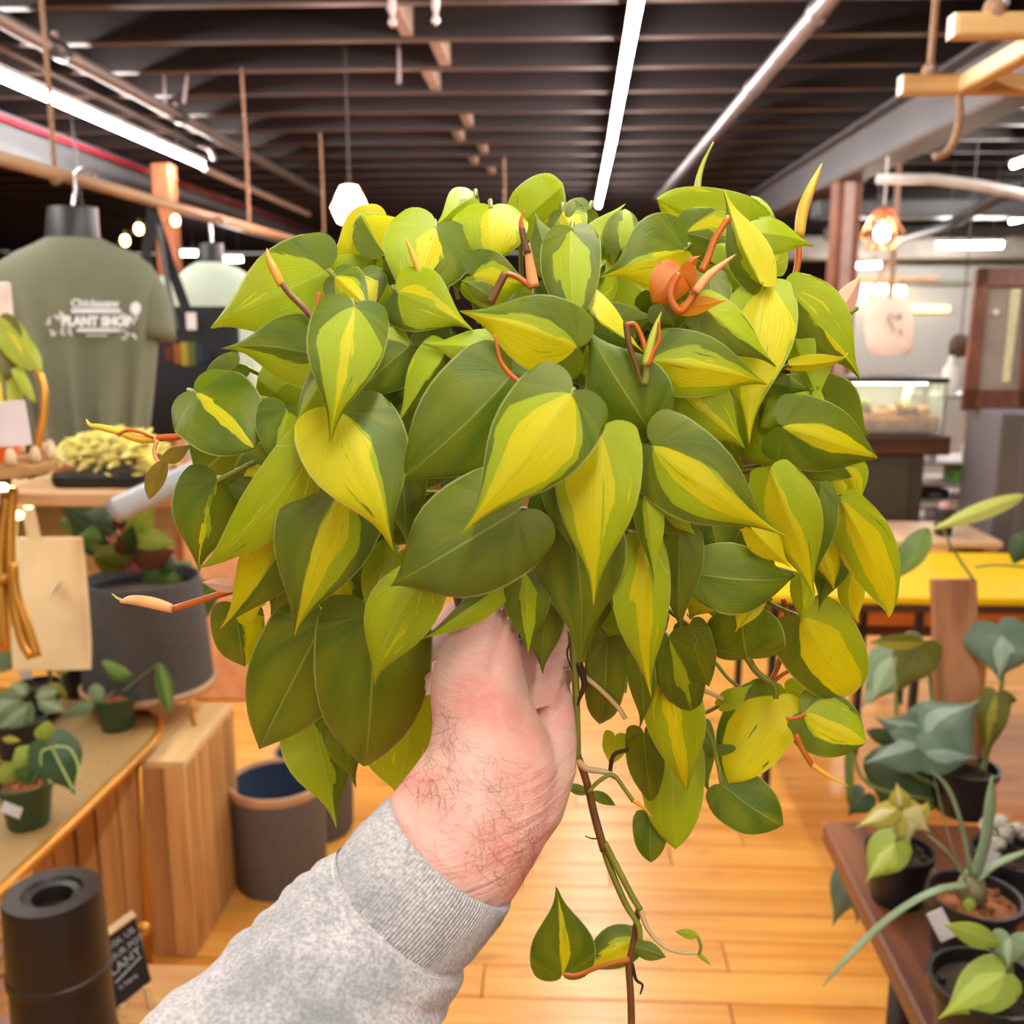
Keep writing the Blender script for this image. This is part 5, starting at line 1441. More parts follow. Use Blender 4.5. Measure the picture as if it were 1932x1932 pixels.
L(1478, 806, 1676, 872, 138, 4, (-.28, .2, -.3, .22), fold=.25, arch=.1, curl=-.12, hue=.15, amp=.3, lobe=.5)
L(1500, 872, 1622, 904, 64, 3, (2, -2, .7, 2), fold=.3, curl=-.15, hue=.5, prof=LONG, lobe=.3)
L(1500, 850, 1560, 900, 60, 1, 'Y', fold=.3, hue=.3)
L(1420, 800, 1480, 900, 110, 0, 'M', hue=.5)
L(1440, 650, 1500, 560, 80, 0, 'M')
# ---- centre front
L(1087, 654, 864, 586, 150, 5, (-.85, .12, -.9, .35), fold=.25, arch=.14, amp=.35, hue=.2, curl=-.04, lobe=.5)
L(958, 668, 797, 652, 88, 3, 'M', fold=.4, arch=.16, roll=20, lobe=.35)
L(1076, 744, 872, 1006, 194, 8, (-.62, .42, -.9, .72), fold=.2, arch=.1, amp=.4, hue=.15, lobe=.55)
L(1222, 806, 1104, 618, 168, 4, (2, -2, 2, -2), fold=.16, arch=.1, hue=.1, lobe=.4, prof=LONG)
L(1132, 818, 1120, 1143, 164, 6, (-.3, .55, -2, .8), fold=.16, arch=.1, amp=.6, hue=.7, lobe=.5)
L(1234, 842, 1475, 1006, 168, 6, (-.3, .3, -.35, .62), fold=.16, arch=.12, amp=.3, hue=.75, lobe=.6)
L(960, 712, 748, 910, 204, 4, 'D', fold=.1, arch=.12, hue=.1, lobe=.5, prof=BROAD)
L(972, 966, 733, 1108, 222, 6, 'D', fold=.1, arch=.14, hue=1.0, lobe=.8, edge=.25, prof=BROAD)  # greyer hue stands in for the light on this upturned leaf
L(905, 652, 846, 750, 92, 2, 'D', fold=.3, hue=.3)
L(846, 656, 745, 808, 92, 3, (2, -2, .0, 2), fold=.5, hue=.3, lobe=.3)
L(1000, 700, 940, 760, 120, 1, 'D', hue=.4)
L(770, 655, 653, 772, 116, 3, (2, -2, .8, 2), fold=.22, hue=.1, lobe=.45)
L(668, 580, 623, 835, 150, 7, (-.2, .06, -.74, .62), fold=.2, arch=.12, amp=.45, hue=.2, lobe=.5)
L(622, 696, 548, 820, 66, 5, (2, -2, -2, .5), fold=.5, hue=.9, roll=20, lobe=.3)
L(618, 676, 428, 659, 140, 3, (2, -2, -2, -.3), fold=.25, arch=.12, curl=.10, hue=.1, lobe=.4, bend=.06)
L(580, 640, 530, 560, 90, 0, 'M', hue=.3)
L(370, 742, 482, 848, 168, 4, (-.08, .14, -.1, .16), fold=.14, arch=.08, hue=.05, lobe=.65, prof=ROUND, amp=.3)
L(446, 690, 364, 748, 62, 1, 'D', hue=1.0, fold=.3)
L(545, 720, 470, 770, 100, 0, 'M', hue=.3)
L(540, 776, 508, 895, 112, 3, (-.15, -.02, -.8, .1), fold=.2, hue=.1, lobe=.55)
L(640, 780, 744, 1042, 204, 5, (-.2, 1.5, -.3, 1.5), fold=.14, arch=.12, amp=.25, hue=.8, lobe=.45, bend=-.02)
L(580, 852, 356, 1090, 112, 6, (2, -2, -2, 2), fold=.2, arch=.08, lobe=.4, bend=-.05)
L(410, 908, 374, 1090, 136, 3, (-.06, .05, -.06, .05), fold=.22, arch=.06, hue=.3, lobe=.5)
L(486, 934, 412, 910, 56, 1, 'D', hue=.1, fold=.3)
L(552, 980, 413, 1190, 122, 4, (.0, 2, -.05, 2), fold=.25, amp=.3, hue=.4, lobe=.3, bend=-.03)
L(648, 918, 553, 1208, 192, 4, (-.36, .1, -.62, .12), fold=.14, arch=.1, amp=.3, hue=.9, lobe=.4, bend=.02)
L(572, 1030, 508, 1168, 116, 1, 'D', hue=.6)
L(500, 900, 470, 1000, 80, 0, 'Y', hue=.4)
L(760, 870, 770, 1040, 90, 2, 'D', hue=.7, fold=.3)
L(640, 1080, 650, 1200, 120, 0, (-.3, .3, -.4, .5), hue=.5)
L(750, 1050, 690, 1190, 100, 1, 'M', hue=.8)
# ---- lower left
L(806, 1082, 706, 1296, 132, 5, (2, -2, -2, 2), fold=.2, arch=.1, lobe=.25, bend=.06, prof=LONG)
L(958, 1104, 786, 1210, 52, 4, (2, -2, -2, .3), fold=.3, hue=.8, lobe=.2, prof=LONG)
L(606, 1180, 480, 1432, 182, 3, 'D', fold=.1, arch=.08, hue=.6, lobe=.6, edge=.2, prof=BROAD)
L(706, 1165, 684, 1478, 216, 4, 'D', fold=.1, arch=.08, hue=.45, lobe=.5, edge=.2, prof=BROAD)
L(590, 1365, 634, 1558, 138, 2, (2, -2, -.2, 2), fold=.2, curl=.14, hue=.4, lobe=.4)
L(774, 1330, 742, 1508, 196, 1, (2, -2, -2, 2), fold=.1, hue=.6, lobe=.4, prof=BROAD)
L(640, 1350, 672, 1485, 80, 2, 'D', hue=.5, fold=.2)
L(446, 1148, 462, 1258, 98, 2, (-1, -.15, -1, -.1), fold=.15, prof=ROUND, hue=.7, lobe=.5)
L(450, 1150, 500, 1140, 70, 1, 'Y', fold=.2)
# ---- below the centre
L(988, 1080, 996, 1235, 92, 4, (2, -2, -.4, .3), fold=.2, hue=.5, lobe=.3, prof=LONG)
L(1036, 1120, 1024, 1277, 76, 3, 'D', fold=.2, hue=.7, lobe=.3, prof=LONG)
L(1066, 930, 1093, 1252, 190, 4, 'D', fold=.14, arch=.06, hue=.5, lobe=.4, prof=LONG)
L(1040, 905, 1083, 1050, 60, 5, 'D', fold=.3, hue=.3, prof=LONG)
L(1216, 915, 1234, 1098, 58, 5, (2, -2, -2, .3), fold=.4, lobe=.3, prof=LONG, curl=.1)
L(1214, 1016, 1229, 1310, 108, 5, (-.3, .2, -2, 2), fold=.16, arch=.1, lobe=.3, prof=LONG, amp=.9)
L(1170, 1090, 1214, 1248, 76, 3, (2, -2, -2, 2), fold=.3, hue=.8, lobe=.3, prof=LONG)
L(1150, 1060, 1110, 1235, 70, 2, 'D', fold=.3, hue=.3, prof=LONG)
L(1244, 960, 1316, 1012, 64, 4, (2, -2, -2, .2), fold=.4, hue=.7, prof=LONG)
L(1286, 980, 1284, 1200, 92, 3, 'D', fold=.2, hue=.9, lobe=.4, prof=LONG)
L(1334, 960, 1358, 1080, 110, 2, 'D', fold=.2, hue=.3)
L(1316, 1082, 1512, 1086, 136, 4, 'D', fold=.16, arch=.12, hue=.3, lobe=.4, prof=LONG)
L(1454, 890, 1534, 1124, 122, 5, (-.2, .5, -2, 2), fold=.22, arch=.08, hue=.5, amp=.9, lobe=.3, prof=LONG)
L(1420, 1000, 1492, 1070, 60, 5, 'Y', fold=.4, prof=LONG)
L(1548, 915, 1534, 1098, 70, 4, 'D', fold=.2, hue=.2, lobe=.3, prof=LONG)
L(1586, 944, 1686, 1190, 104, 6, (-.5, .4, -2, 2), fold=.2, arch=.08, amp=.6, lobe=.3, prof=LONG, bend=-.04)
L(1596, 882, 1626, 952, 72, 2, (-.5, 1.5, -2, 2), fold=.3, hue=.3)
L(1570, 920, 1580, 890, 50, 2, 'Y', fold=.2)
L(1608, 1080, 1622, 1180, 50, 4, (-2, .1, -2, 2), fold=.3, prof=LONG)
L(1545, 1000, 1576, 1120, 100, 2, (-.4, .3, -.6, .5), fold=.3, amp=.8, hue=.5)
L(1580, 1040, 1545, 1150, 70, 1, 'D', fold=.3, hue=.3)
L(1510, 1090, 1510, 1180, 46, 4, 'M', fold=.4, prof=LONG)
L(1410, 1240, 1398, 1132, 152, 3, 'D', fold=.12, prof=ROUND, hue=.1, lobe=.3)
L(1400, 1120, 1388, 1194, 26, 5, 'Y', fold=.3, prof=LONG)
L(1440, 1130, 1386, 1192, 24, 5, 'Y', fold=.3, prof=LONG)
L(1330, 1120, 1300, 1170, 70, 1, 'Y', fold=.3)
L(1514, 1168, 1618, 1327, 152, 4, (-.5, .42, -2, .44), fold=.16, arch=.08, hue=.5, amp=.3, lobe=.4, prof=ROUND)
L(1518, 1346, 1636, 1402, 126, 5, (-.18, .36, -.75, .4), fold=.16, hue=.4, amp=.25, lobe=.45, prof=ROUND)
L(1466, 1316, 1374, 1478, 138, 4, (-2, .62, -2, .64), fold=.14, hue=.3, amp=.3, lobe=.45, prof=ROUND)
L(1366, 1482, 1481, 1558, 112, 4, 'D', fold=.12, hue=.2, lobe=.55, prof=ROUND)
L(1480, 1300, 1512, 1405, 70, 2, 'M', fold=.2, hue=.5)
L(1254, 1262, 1297, 1510, 114, 5, (-.2, .25, -2, 2), fold=.2, amp=.7, lobe=.3, prof=LONG)
L(1262, 1206, 1312, 1390, 98, 4, (2, -2, -.15, .05), fold=.2, hue=.2, lobe=.45)
L(1215, 1384, 1238, 1545, 74, 3, 'D', fold=.2, hue=.4)
L(1268, 1396, 1274, 1604, 122, 4, (2, -2, -2, 2), fold=.14, hue=.8, lobe=.4, prof=ROUND)
L(1312, 1376, 1340, 1500, 72, 3, 'D', fold=.2, hue=.3)
L(1340, 1420, 1408, 1408, 22, 4, 'D', fold=.3, prof=LONG)
L(1226, 1536, 1228, 1630, 66, 3, 'D', fold=.15, prof=ROUND, hue=.4, lobe=.3)
L(1146, 1206, 1130, 1380, 80, 2, 'D', fold=.15, prof=ROUND, hue=.7, lobe=.3)
L(1200, 1228, 1206, 1378, 56, 3, 'D', fold=.2, hue=.3)
L(1302, 1186, 1336, 1288, 74, 3, 'D', fold=.2, hue=.4, prof=ROUND)
L(1360, 1330, 1420, 1290, 40, 1, 'M', fold=.3, prof=LONG)
L(1160, 1390, 1150, 1450, 46, 0, 'M', fold=.2, hue=.3)
# ---- trailing vine
L(1061, 1838, 1049, 1668, 126, 4, (-.06, .14, -.1, .16), fold=.3, hue=.25, amp=.3, lobe=.5, arch=.1, bend=.03)
L(1203, 1772, 1080, 1836, 76, 3, (-.5, .1, -.6, .3), fold=.4, hue=.7, lobe=.3, prof=LONG, roll=-15)
L(1196, 1786, 1257, 1806, 34, 4, 'D', fold=.4, hue=.7, prof=OVAL)
L(1112, 1496, 1062, 1480, 20, 4, 'D', hue=.6, fold=.4, prof=OVAL, lobe=0)
L(1112, 1496, 1162, 1520, 22, 4, 'D', hue=.6, fold=.4, prof=OVAL, lobe=0)
L(1318, 1766, 1274, 1757, 18, 4, 'M', fold=.4, prof=OVAL, lobe=0)
L(1310, 1795, 1342, 1822, 9, 4, 'M', fold=.4, prof=OVAL, lobe=0)
L(312, 868, 280, 946, 36, 4, 'D', hue=.9, mat='tan', fold=.3, prof=OVAL, lobe=0)
L(304, 870, 356, 842, 30, 4, 'D', hue=.9, mat='tan', fold=.4, prof=OVAL, lobe=0)
L(1582, 592, 1627, 514, 40, 4, 'Y', mat='pink', fold=.5, prof=LONG, lobe=.1, roll=20)
L(1604, 590, 1580, 620, 24, 4, 'M', fold=.5, prof=LONG, lobe=.1)
L(440, 1108, 374, 1098, 26, 3, 'Y', mat='pink', fold=.5, prof=LONG, lobe=.1)

# leaves deeper in the mass, seen in the gaps
_rng = random.Random(7)
_k = 0
while _k < 58:
    x, y = _rng.uniform(430, 1560), _rng.uniform(470, 1290)
    if ((x - 990) / 545) ** 2 + ((y - 830) / 390) ** 2 > 1: continue
    if 780 < x < 1100 and y > 1090: continue
    a = math.atan2(y - 780, x - 990) + _rng.uniform(-.7, .7)
    ln = _rng.uniform(130, 190)
    L(x, y, x + math.cos(a) * ln * .8, y + abs(math.sin(a)) * ln * .6 + 40, _rng.uniform(110, 160), -3 - 2 * (_k % 4), _rng.choice(['D', 'D', 'D', 'M', (-.3, .3, -.5, .5)]), roll=_rng.uniform(-30, 30), hue=_rng.uniform(.1, .8), fold=.2)
    _k += 1
TAN = leaf_material('tan_leaf', srgb(150, 116, 36), srgb(170, 130, 50), srgb(200, 160, 80), vein=srgb(180, 140, 70), trans=0.3)
PINK = leaf_material('pink_leaf', srgb(226, 160, 130), srgb(220, 160, 120), srgb(232, 176, 150), vein=srgb(220, 140, 100), trans=0.3)
LMATS = {None: BRASIL, 'new': NEWLEAF, 'tan': TAN, 'pink': PINK}
for i, q in enumerate(LEAVES):
    bx, by = q['b']; tx, ty = q['t']
    mx, my = (bx + tx) / 2, (by + ty) / 2
    lo = -0.0075 * q['lay']
    db = 0.55 * dome(bx, by) + 0.45 * dome(mx, my) + lo + q['bz']
    dt = 0.55 * dome(tx, ty) + 0.45 * dome(mx, my) + lo + q['tz']
    P0, P1 = at(bx, by, db), at(tx, ty, dt)
    W = q['w'] * (db + dt) / 2 / F / max(0.5, math.cos(R(q['roll'])))
    jr = random.Random(i * 17 + 3)
    if q['curl'] == 0: q['curl'] = jr.uniform(-.13, .09)
    if q['bend'] == 0: q['bend'] = jr.uniform(-.05, .05)
    q['wave'] = jr.uniform(.01, .07)
    me = leaf_mesh('leaf', P0, P1, W, q['roll'], q['fold'], q['arch'], q['curl'], min(0.44, q['lobe'] * 0.62), q['prof'], False, q['edge'], q['bend'], q['wave'], seed=i)
    me.materials.append(LMATS[q['mat']])
    o = bpy.data.objects.new('leaf', me)
    COL.objects.link(o); adopt(o, plant)
    p = PAT.get(q['pat'], q['pat']) if isinstance(q['pat'], str) else q['pat']
    p = [k * 1.16 if abs(k) < .87 else k for k in p]
    leaf_props(o, *p, amp=q['amp'] * 1.25, hue=q['hue'], seed=i * 3.7 + 0.5)
    if q['pet'] and q['mat'] is None and by < 1290:
        # leaf stalk: from the base back and in towards the pot
        back = (P0 - CAM_LOC).normalized()
        inn = (HUB - P0)
        dist = inn.length
        ln = min(0.05, dist * 0.6)
        e = P0 + inn.normalized() * ln * 0.8 + back * ln * 0.9
        m_ = P0 + (P0 - P1).normalized() * ln * 0.03 + back * ln * 0.3
        MB().tube(spline([P0 + back * 0.0008, m_, e], 4), [0.0012] * 9, 6).build('petiole', STEM_G, o, True)

# ---- shoots, sheaths and vines: (pixel path, depth, radius path in px, material)
def vine(name, path, d, r0, r1, mat, parent=None, n=5, peak=None):
    pts = []
    for k, p in enumerate(path):
        dd = d if not hasattr(d, '__len__') else d[0] + (d[1] - d[0]) * k / (len(path) - 1)
        pts.append(at(p[0], p[1], dd))
    sp = spline(pts, n)
    m = len(sp) - 1
    dm = d if not hasattr(d, '__len__') else sum(d) / 2
    rad = []
    for k in range(m + 1):
        t = k / m
        r = r0 + (r1 - r0) * t
        if peak: r = r * (1 - t) + peak * math.sin(PI * min(1, t * 1.0)) ** 0.8 * 0.9 + r1 * t * 0.3
        rad.append(max(0.4, r) * dm / F)
    return MB().tube(sp, rad, 8).build(name, mat, parent or plant, True)
vine('stem', [(606, 622), (580, 588), (548, 556), (530, 532)], .44, 6.5, 6, STEM_B)
vine('sheath', [(531, 538), (518, 510), (508, 490), (503, 468)], .44, 7, 1.5, SHEATH, peak=6)
vine('stem', [(594, 600), (599, 575), (602, 552)], .44, 4, 4, STEM_O)
vine('sheath', [(796, 522), (782, 488), (764, 446)], .425, 5, 1.2, SHEATH, peak=5)
vine('sheath', [(1006, 542), (1000, 500), (994, 460)], .425, 12, 6, SHEATH_P)
vine('stem', [(996, 478), (988, 450), (984, 430)], .424, 7, 6, STEM_B)
vine('sheath', [(984, 432), (983, 415), (990, 398)], .424, 6, 1.2, STEM_O)
vine('stem', [(925, 572), (938, 545), (953, 516)], .425, 8, 8, STEM_B)
vine('stem', [(953, 517), (970, 520), (992, 534), (1004, 545)], .425, 5, 5, STEM_O)
vine('stem', [(1008, 540), (1030, 542), (1044, 528), (1040, 560)], .455, 7, 6, STEM_B)
vine('sheath', [(986, 726), (962, 706), (945, 682), (938, 655), (934, 632)], .388, 6, 2, STEM_O)
vine('stem', [(1324, 512), (1336, 486), (1348, 452), (1376, 409)], .43, 8, 6, STEM_O)
vine('stem', [(1282, 516), (1268, 540), (1266, 565), (1282, 588), (1300, 570), (1314, 548)], .42, 7, 8, STEM_O)
vine('sheath', [(1312, 552), (1335, 522), (1362, 500), (1388, 480)], .418, 9, 1.5, SHEATH_P, peak=5)
vine('sheath', [(1316, 398), (1316, 350), (1326, 310), (1346, 268)], .53, 9, 1.5, SHEATH_G)
vine('stem', [(1498, 530), (1506, 490), (1508, 430)], .51, 6, 7, STEM_O)
vine('sheath', [(1508, 446), (1514, 400), (1530, 355), (1551, 308)], .51, 9, 2, SHEATH, peak=8)
vine('stem', [(360, 816), (335, 824), (305, 826), (292, 828)], .53, 7, 6.5, STEM_O)
vine('sheath', [(296, 828), (262, 828), (230, 816), (190, 806), (170, 802), (162, 790)], .53, 7, 1.5, SHEATH, peak=5)
vine('sheath', [(290, 826), (266, 816), (240, 812), (222, 820)], .528, 3, 3, STEM_O)
vine('petiole', [(297, 830), (291, 850), (296, 868), (306, 880)], .528, 4, 3.5, SHEATH_P)
vine('stem', [(500, 1092), (450, 1110), (400, 1126), (324, 1149)], .51, 8, 6, STEM_O)
vine('sheath', [(326, 1149), (290, 1138), (250, 1132), (226, 1136)], .51, 8, 5, SHEATH_P, peak=8)
vine('sheath', [(240, 1136), (224, 1130), (211, 1120)], .51, 4, 1, SHEATH_G)
vine('stem', [(1212, 728), (1200, 690), (1187, 650), (1182, 608)], .408, 3, 7, STEM_B)
vine('stem', [(1184, 612), (1198, 612), (1212, 640), (1219, 668)], .407, 4, 5, STEM_O)
vine('sheath', [(1218, 690), (1226, 655), (1236, 620), (1248, 588)], .406, 8, 1.2, SHEATH_G, peak=5)
vine('sheath', [(1222, 690), (1234, 660), (1244, 640), (1243, 606)], .405, 5, 2.5, STEM_O)
vine('stem', [(1216, 726), (1220, 700), (1219, 680)], .408, 8, 7, STEM_G)
vine('petiole', [(1215, 830), (1240, 790), (1268, 745)], .425, 5, 4.5, STEM_G)
vine('petiole', [(1088, 700), (1092, 690), (1090, 660)], .43, 4, 4, STEM_G)
vine('petiole', [(1440, 880), (1470, 850), (1486, 812)], .49, 6, 5, STEM_G)
vine('sheath', [(1446, 862), (1470, 846), (1500, 832)], .492, 6, 2, SHEATH_P)
vine('petiole', [(478, 748), (510, 755), (530, 770), (548, 790)], .465, 5, 4.5, SHEATH_G)
vine('petiole', [(408, 908), (440, 892), (480, 872)], .475, 5, 5, STEM_G)
vine('petiole', [(762, 620), (766, 645), (768, 662)], .46, 4, 4, STEM_G)
# trailing part
vine('stem', [(1078, 1190), (1082, 1230), (1086, 1290), (1088, 1350), (1090, 1430)], .475, 8, 6.5, STEM_G)
vine('stem', [(1090, 1425), (1108, 1480), (1122, 1540), (1140, 1605)], .478, 7, 8, STEM_B)
vine('stem', [(1138, 1596), (1152, 1640), (1180, 1705), (1204, 1745), (1208, 1775)], .48, 7, 5, STEM_G)
vine('stem', [(1140, 1590), (1166, 1640), (1192, 1690), (1208, 1716)], .478, 7, 6, STEM_G)
vine('stem', [(1207, 1712), (1222, 1752), (1252, 1785), (1285, 1797), (1316, 1798)], .478, 5, 3.5, STEM_P)
vine('stem', [(1204, 1716), (1198, 1760), (1190, 1800), (1186, 1820), (1190, 1880), (1193, 1990)], .484, 5.5, 7, STEM_B)
vine('petiole', [(1188, 1810), (1160, 1816), (1124, 1826), (1090, 1840), (1062, 1838)], .482, 5.5, 3.5, STEM_O)
vine('petiole', [(1320, 1800), (1322, 1785), (1316, 1766)], .478, 3, 3, STEM_G)
vine('root', [(1192, 1818), (1200, 1848), (1212, 1858), (1208, 1876)], .484, 4, 1.5, ROOT)
vine('root', [(1092, 1250), (1102, 1290), (1090, 1325), (1084, 1355)], .474, 8, 1, ROOT)
vine('root', [(1130, 1582), (1116, 1582), (1104, 1577)], .477, 1.6, 1, ROOT)
vine('root', [(1082, 1200), (1070, 1230), (1078, 1262)], .474, 1.8, 1.5, ROOT)
vine('petiole', [(1092, 1268), (1130, 1298), (1164, 1332), (1180, 1356)], .476, 5, 4.5, STEM_P)
vine('petiole', [(1088, 1432), (1106, 1450), (1140, 1456), (1165, 1468)], .476, 7, 5, STEM_P)
vine('stem', [(1110, 1495), (1130, 1474), (1156, 1462), (1178, 1488), (1195, 1512)], .474, 4, 4.5, STEM_G)
vine('sheath', [(1194, 1510), (1212, 1522), (1230, 1541)], .474, 5, 1, SHEATH)
vine('root', [(1150, 1462), (1158, 1425), (1186, 1414)], .48, 4, 4, ROOT)
vine('petiole', [(1118, 1212), (1150, 1210), (1190, 1212)], .49, 4, 4, STEM_P)
vine('petiole', [(1322, 1300), (1350, 1312), (1386, 1330)], .53, 5, 4, STEM_P)
vine('petiole', [(1410, 1242), (1430, 1270), (1460, 1292), (1464, 1318)], .53, 7, 5, STEM_G)
vine('stem', [(1478, 1130), (1486, 1180), (1470, 1250), (1452, 1290)], .54, 5, 5, STEM_O)
vine('petiole', [(1452, 1292), (1480, 1270), (1500, 1262)], .54, 4, 4, STEM_O)
vine('petiole', [(1484, 1356), (1504, 1354), (1520, 1347)], .525, 3.5, 3.5, STEM_O)
vine('stem', [(1502, 1386), (1512, 1410), (1532, 1444)], .53, 6, 5, STEM_O)
vine('sheath', [(1532, 1442), (1560, 1462), (1602, 1484)], .53, 6, 1, SHEATH, peak=3)
vine('petiole', [(1322, 1360), (1340, 1390), (1352, 1430), (1362, 1482)], .53, 4, 4, STEM_G)
vine('petiole', [(1350, 1250), (1374, 1280), (1400, 1300)], .54, 3.5, 3.5, STEM_G)
vine('petiole', [(1228, 1368), (1320, 1348), (1360, 1330), (1100, 1380)][:3], .54, 4, 4, STEM_G)
# =================================================================== the arm that holds the plant
def skin_mat():
    t = NT('skin')
    co = t.objco()
    a = t.ramp(t.noise(co, 26, 3), 0.35, 0.68)
    c = t.mix(a, srgb(226, 178, 162), srgb(224, 142, 130))
    b = t.ramp(t.noise(co, 240, 3), 0.3, 0.75)
    c = t.mix(t.math('MULTIPLY', b, 0.25), c, srgb(236, 190, 168))
    t.link(c, t.bsdf.inputs['Base Color'])
    t.bsdf.inputs['Roughness'].default_value = 0.5
    t.bsdf.inputs['Subsurface Weight'].default_value = 0.25
    t.bsdf.inputs['Subsurface Radius'].default_value = (0.012, 0.004, 0.002)
    t.bsdf.inputs['Subsurface Scale'].default_value = 0.5
    # fine skin lines across the thumb
    w = t.n('ShaderNodeTexNoise'); w.inputs['Scale'].default_value = 1.0; w.inputs['Detail'].default_value = 4
    mp = t.n('ShaderNodeMapping'); mp.inputs['Scale'].default_value = (36, 36, 420)
    tc = t.n('ShaderNodeTexCoord'); t.link(tc.outputs['Object'], mp.inputs[0]); t.link(mp.outputs[0], w.inputs['Vector'])
    t.bump(t.math('ADD', w.outputs[0], t.math('MULTIPLY', t.noise(co, 900, 2), 0.5)), 0.6, 0.0024)
    return t.m
SKIN = skin_mat()
def fleece_mat(name, rib):
    t = NT(name)
    co = t.objco()
    a = t.ramp(t.noise(co, 13, 5, 0.62), 0.42, 0.66)
    c = t.mix(a, srgb(220, 208, 206), srgb(148, 145, 146))
    g = t.ramp(t.noise(co, 7, 2), 0.52, 0.7)
    c = t.mix(t.math('MULTIPLY', g, 0.55), c, srgb(154, 162, 152))
    h = t.ramp(t.noise(co, 620, 4, 0.7), 0.38, 0.62)
    c = t.mix(t.math('MULTIPLY', h, 0.6), c, srgb(112, 116, 118))
    t.link(c, t.bsdf.inputs['Base Color'])
    t.bsdf.inputs['Roughness'].default_value = 0.95
    t.bsdf.inputs['Sheen Weight'].default_value = 0.3
    hh = t.noise(co, 1100, 2)
    if rib:
        uv = t.n('ShaderNodeUVMap', uv_map='rib')
        sp = t.n('ShaderNodeSeparateXYZ'); t.link(uv.outputs[0], sp.inputs[0])
        wv = t.math('SINE', t.math('MULTIPLY', sp.outputs[0], 2 * PI * 150))
        hh = t.math('ADD', t.math('MULTIPLY', wv, 0.5), hh)
    t.bump(hh, 0.7, 0.001)
    return t.m
FLEECE, CUFF = fleece_mat('grey_fleece', False), fleece_mat('grey_cuff', True)

def ring(c, u, v, a, b, n=20, sq=2.0):
    """superellipse in the plane of u, v"""
    out = []
    for k in range(n):
        t = 2 * PI * k / n
        ct, st = math.cos(t), math.sin(t)
        out.append(Vector(c) + u * a * math.copysign(abs(ct) ** (2 / sq), ct) + v * b * math.copysign(abs(st) ** (2 / sq), st))
    return out
def limb(mb, rows, n=20):
    """rows: (px, py, depth, half width px, half thickness m, tilt deg of the width axis in the picture)"""
    rings = []
    for (x, y, d, hw, th, tilt) in rows:
        c = at(x, y, d)
        a = R(tilt)
        u = CU * math.cos(a) + CV * math.sin(a)
        rings.append(ring(c, u, CZ, hw * d / F, th, n))
    mb.loft(rings)
person = thing('person', at(600, 1860, 0.36), 'bare hand and forearm in a grey tie-dye sweatshirt holding up the plant', 'person')
hb = MB()
# forearm, wrist and the column of the thumb
limb(hb, [(600, 1860, .375, 150, .030, -38), (700, 1770, .385, 152, .030, -38), (790, 1672, .395, 152, .029, -38), (858, 1590, .405, 150, .028, -37), (905, 1520, .415, 144, .027, -33),
          (928, 1462, .423, 132, .026, -24), (934, 1410, .430, 124, .026, -14), (922, 1365, .436, 108, .025, -6), (906, 1318, .441, 95, .023, 2), (900, 1270, .445, 88, .0215, 6), (903, 1225, .448, 79, .019, 10),
          (910, 1185, .451, 68, .0165, 10), (918, 1150, .454, 58, .0145, 10), (925, 1115, .457, 52, .013, 8), (930, 1075, .461, 46, .0115, 6), (934, 1040, .466, 36, .0095, 4), (936, 1020, .469, 18, .005, 4)])
# heel of the hand and palm
limb(hb, [(905, 1560, .418, 118, .026, -33), (950, 1490, .428, 124, .027, -25), (985, 1430, .442, 106, .026, -14), (1002, 1385, .455, 88, .024, -4), (1012, 1345, .468, 73, .021, 4), (1020, 1312, .480, 60, .016, 8), (1024, 1292, .488, 50, .011, 8)])
# web between thumb and palm
limb(hb, [(930, 1410, .446, 110, .020, -8), (940, 1350, .462, 92, .015, -2), (948, 1300, .480, 76, .012, 0), (950, 1262, .494, 70, .011, 0)])
# palm under the pot, running away from the camera
limb(hb, [(962, 1330, .462, 92, .018, 4), (958, 1278, .482, 106, .015, 6), (950, 1240, .502, 112, .013, 8), (945, 1216, .522, 108, .011, 8)])
# fingers: little, ring, middle, index, curling up behind the pot
def finger(pts, r):
    P = [at(*p) for p in pts]
    sp = spline(P, 5)
    m = len(sp) - 1
    rad = []
    for k in range(m + 1):
        t = k / m
        b = r * (1 - 0.25 * t)
        b *= 1 + 0.06 * math.cos(t * 3 * 2 * PI)           # knuckles
        if t > 0.88: b *= math.sqrt(max(0.05, 1 - ((t - 0.88) / 0.125) ** 2))
        rad.append(b)
    hb.tube(sp, rad, 12)
finger([(1034, 1310, .482), (1050, 1268, .488), (1057, 1228, .496), (1056, 1185, .506), (1046, 1150, .514)], .0094)
finger([(1000, 1262, .500), (1022, 1240, .528), (1034, 1205, .552), (1036, 1160, .572), (1030, 1120, .582)], .0096)
finger([(955, 1240, .518), (965, 1228, .560), (975, 1195, .590), (978, 1150, .608), (976, 1105, .612)], .0098)
finger([(880, 1262, .500), (846, 1240, .520), (834, 1215, .545), (844, 1180, .572), (868, 1140, .590)], .0096)
limb(hb, [(868, 1300, .462, 70, .018, 10), (850, 1264, .484, 52, .015, 14), (846, 1240, .505, 44, .012, 14)])
hand = hb.build('arm_and_hand', SKIN, person, True)
rm = hand.modifiers.new('fuse', 'REMESH'); rm.mode = 'VOXEL'; rm.voxel_size = 0.0016; rm.use_smooth_shade = True
sm = hand.modifiers.new('smooth', 'SMOOTH'); sm.factor = 0.5; sm.iterations = 6
hand['label'] = 'pale skin with fine dark hair'

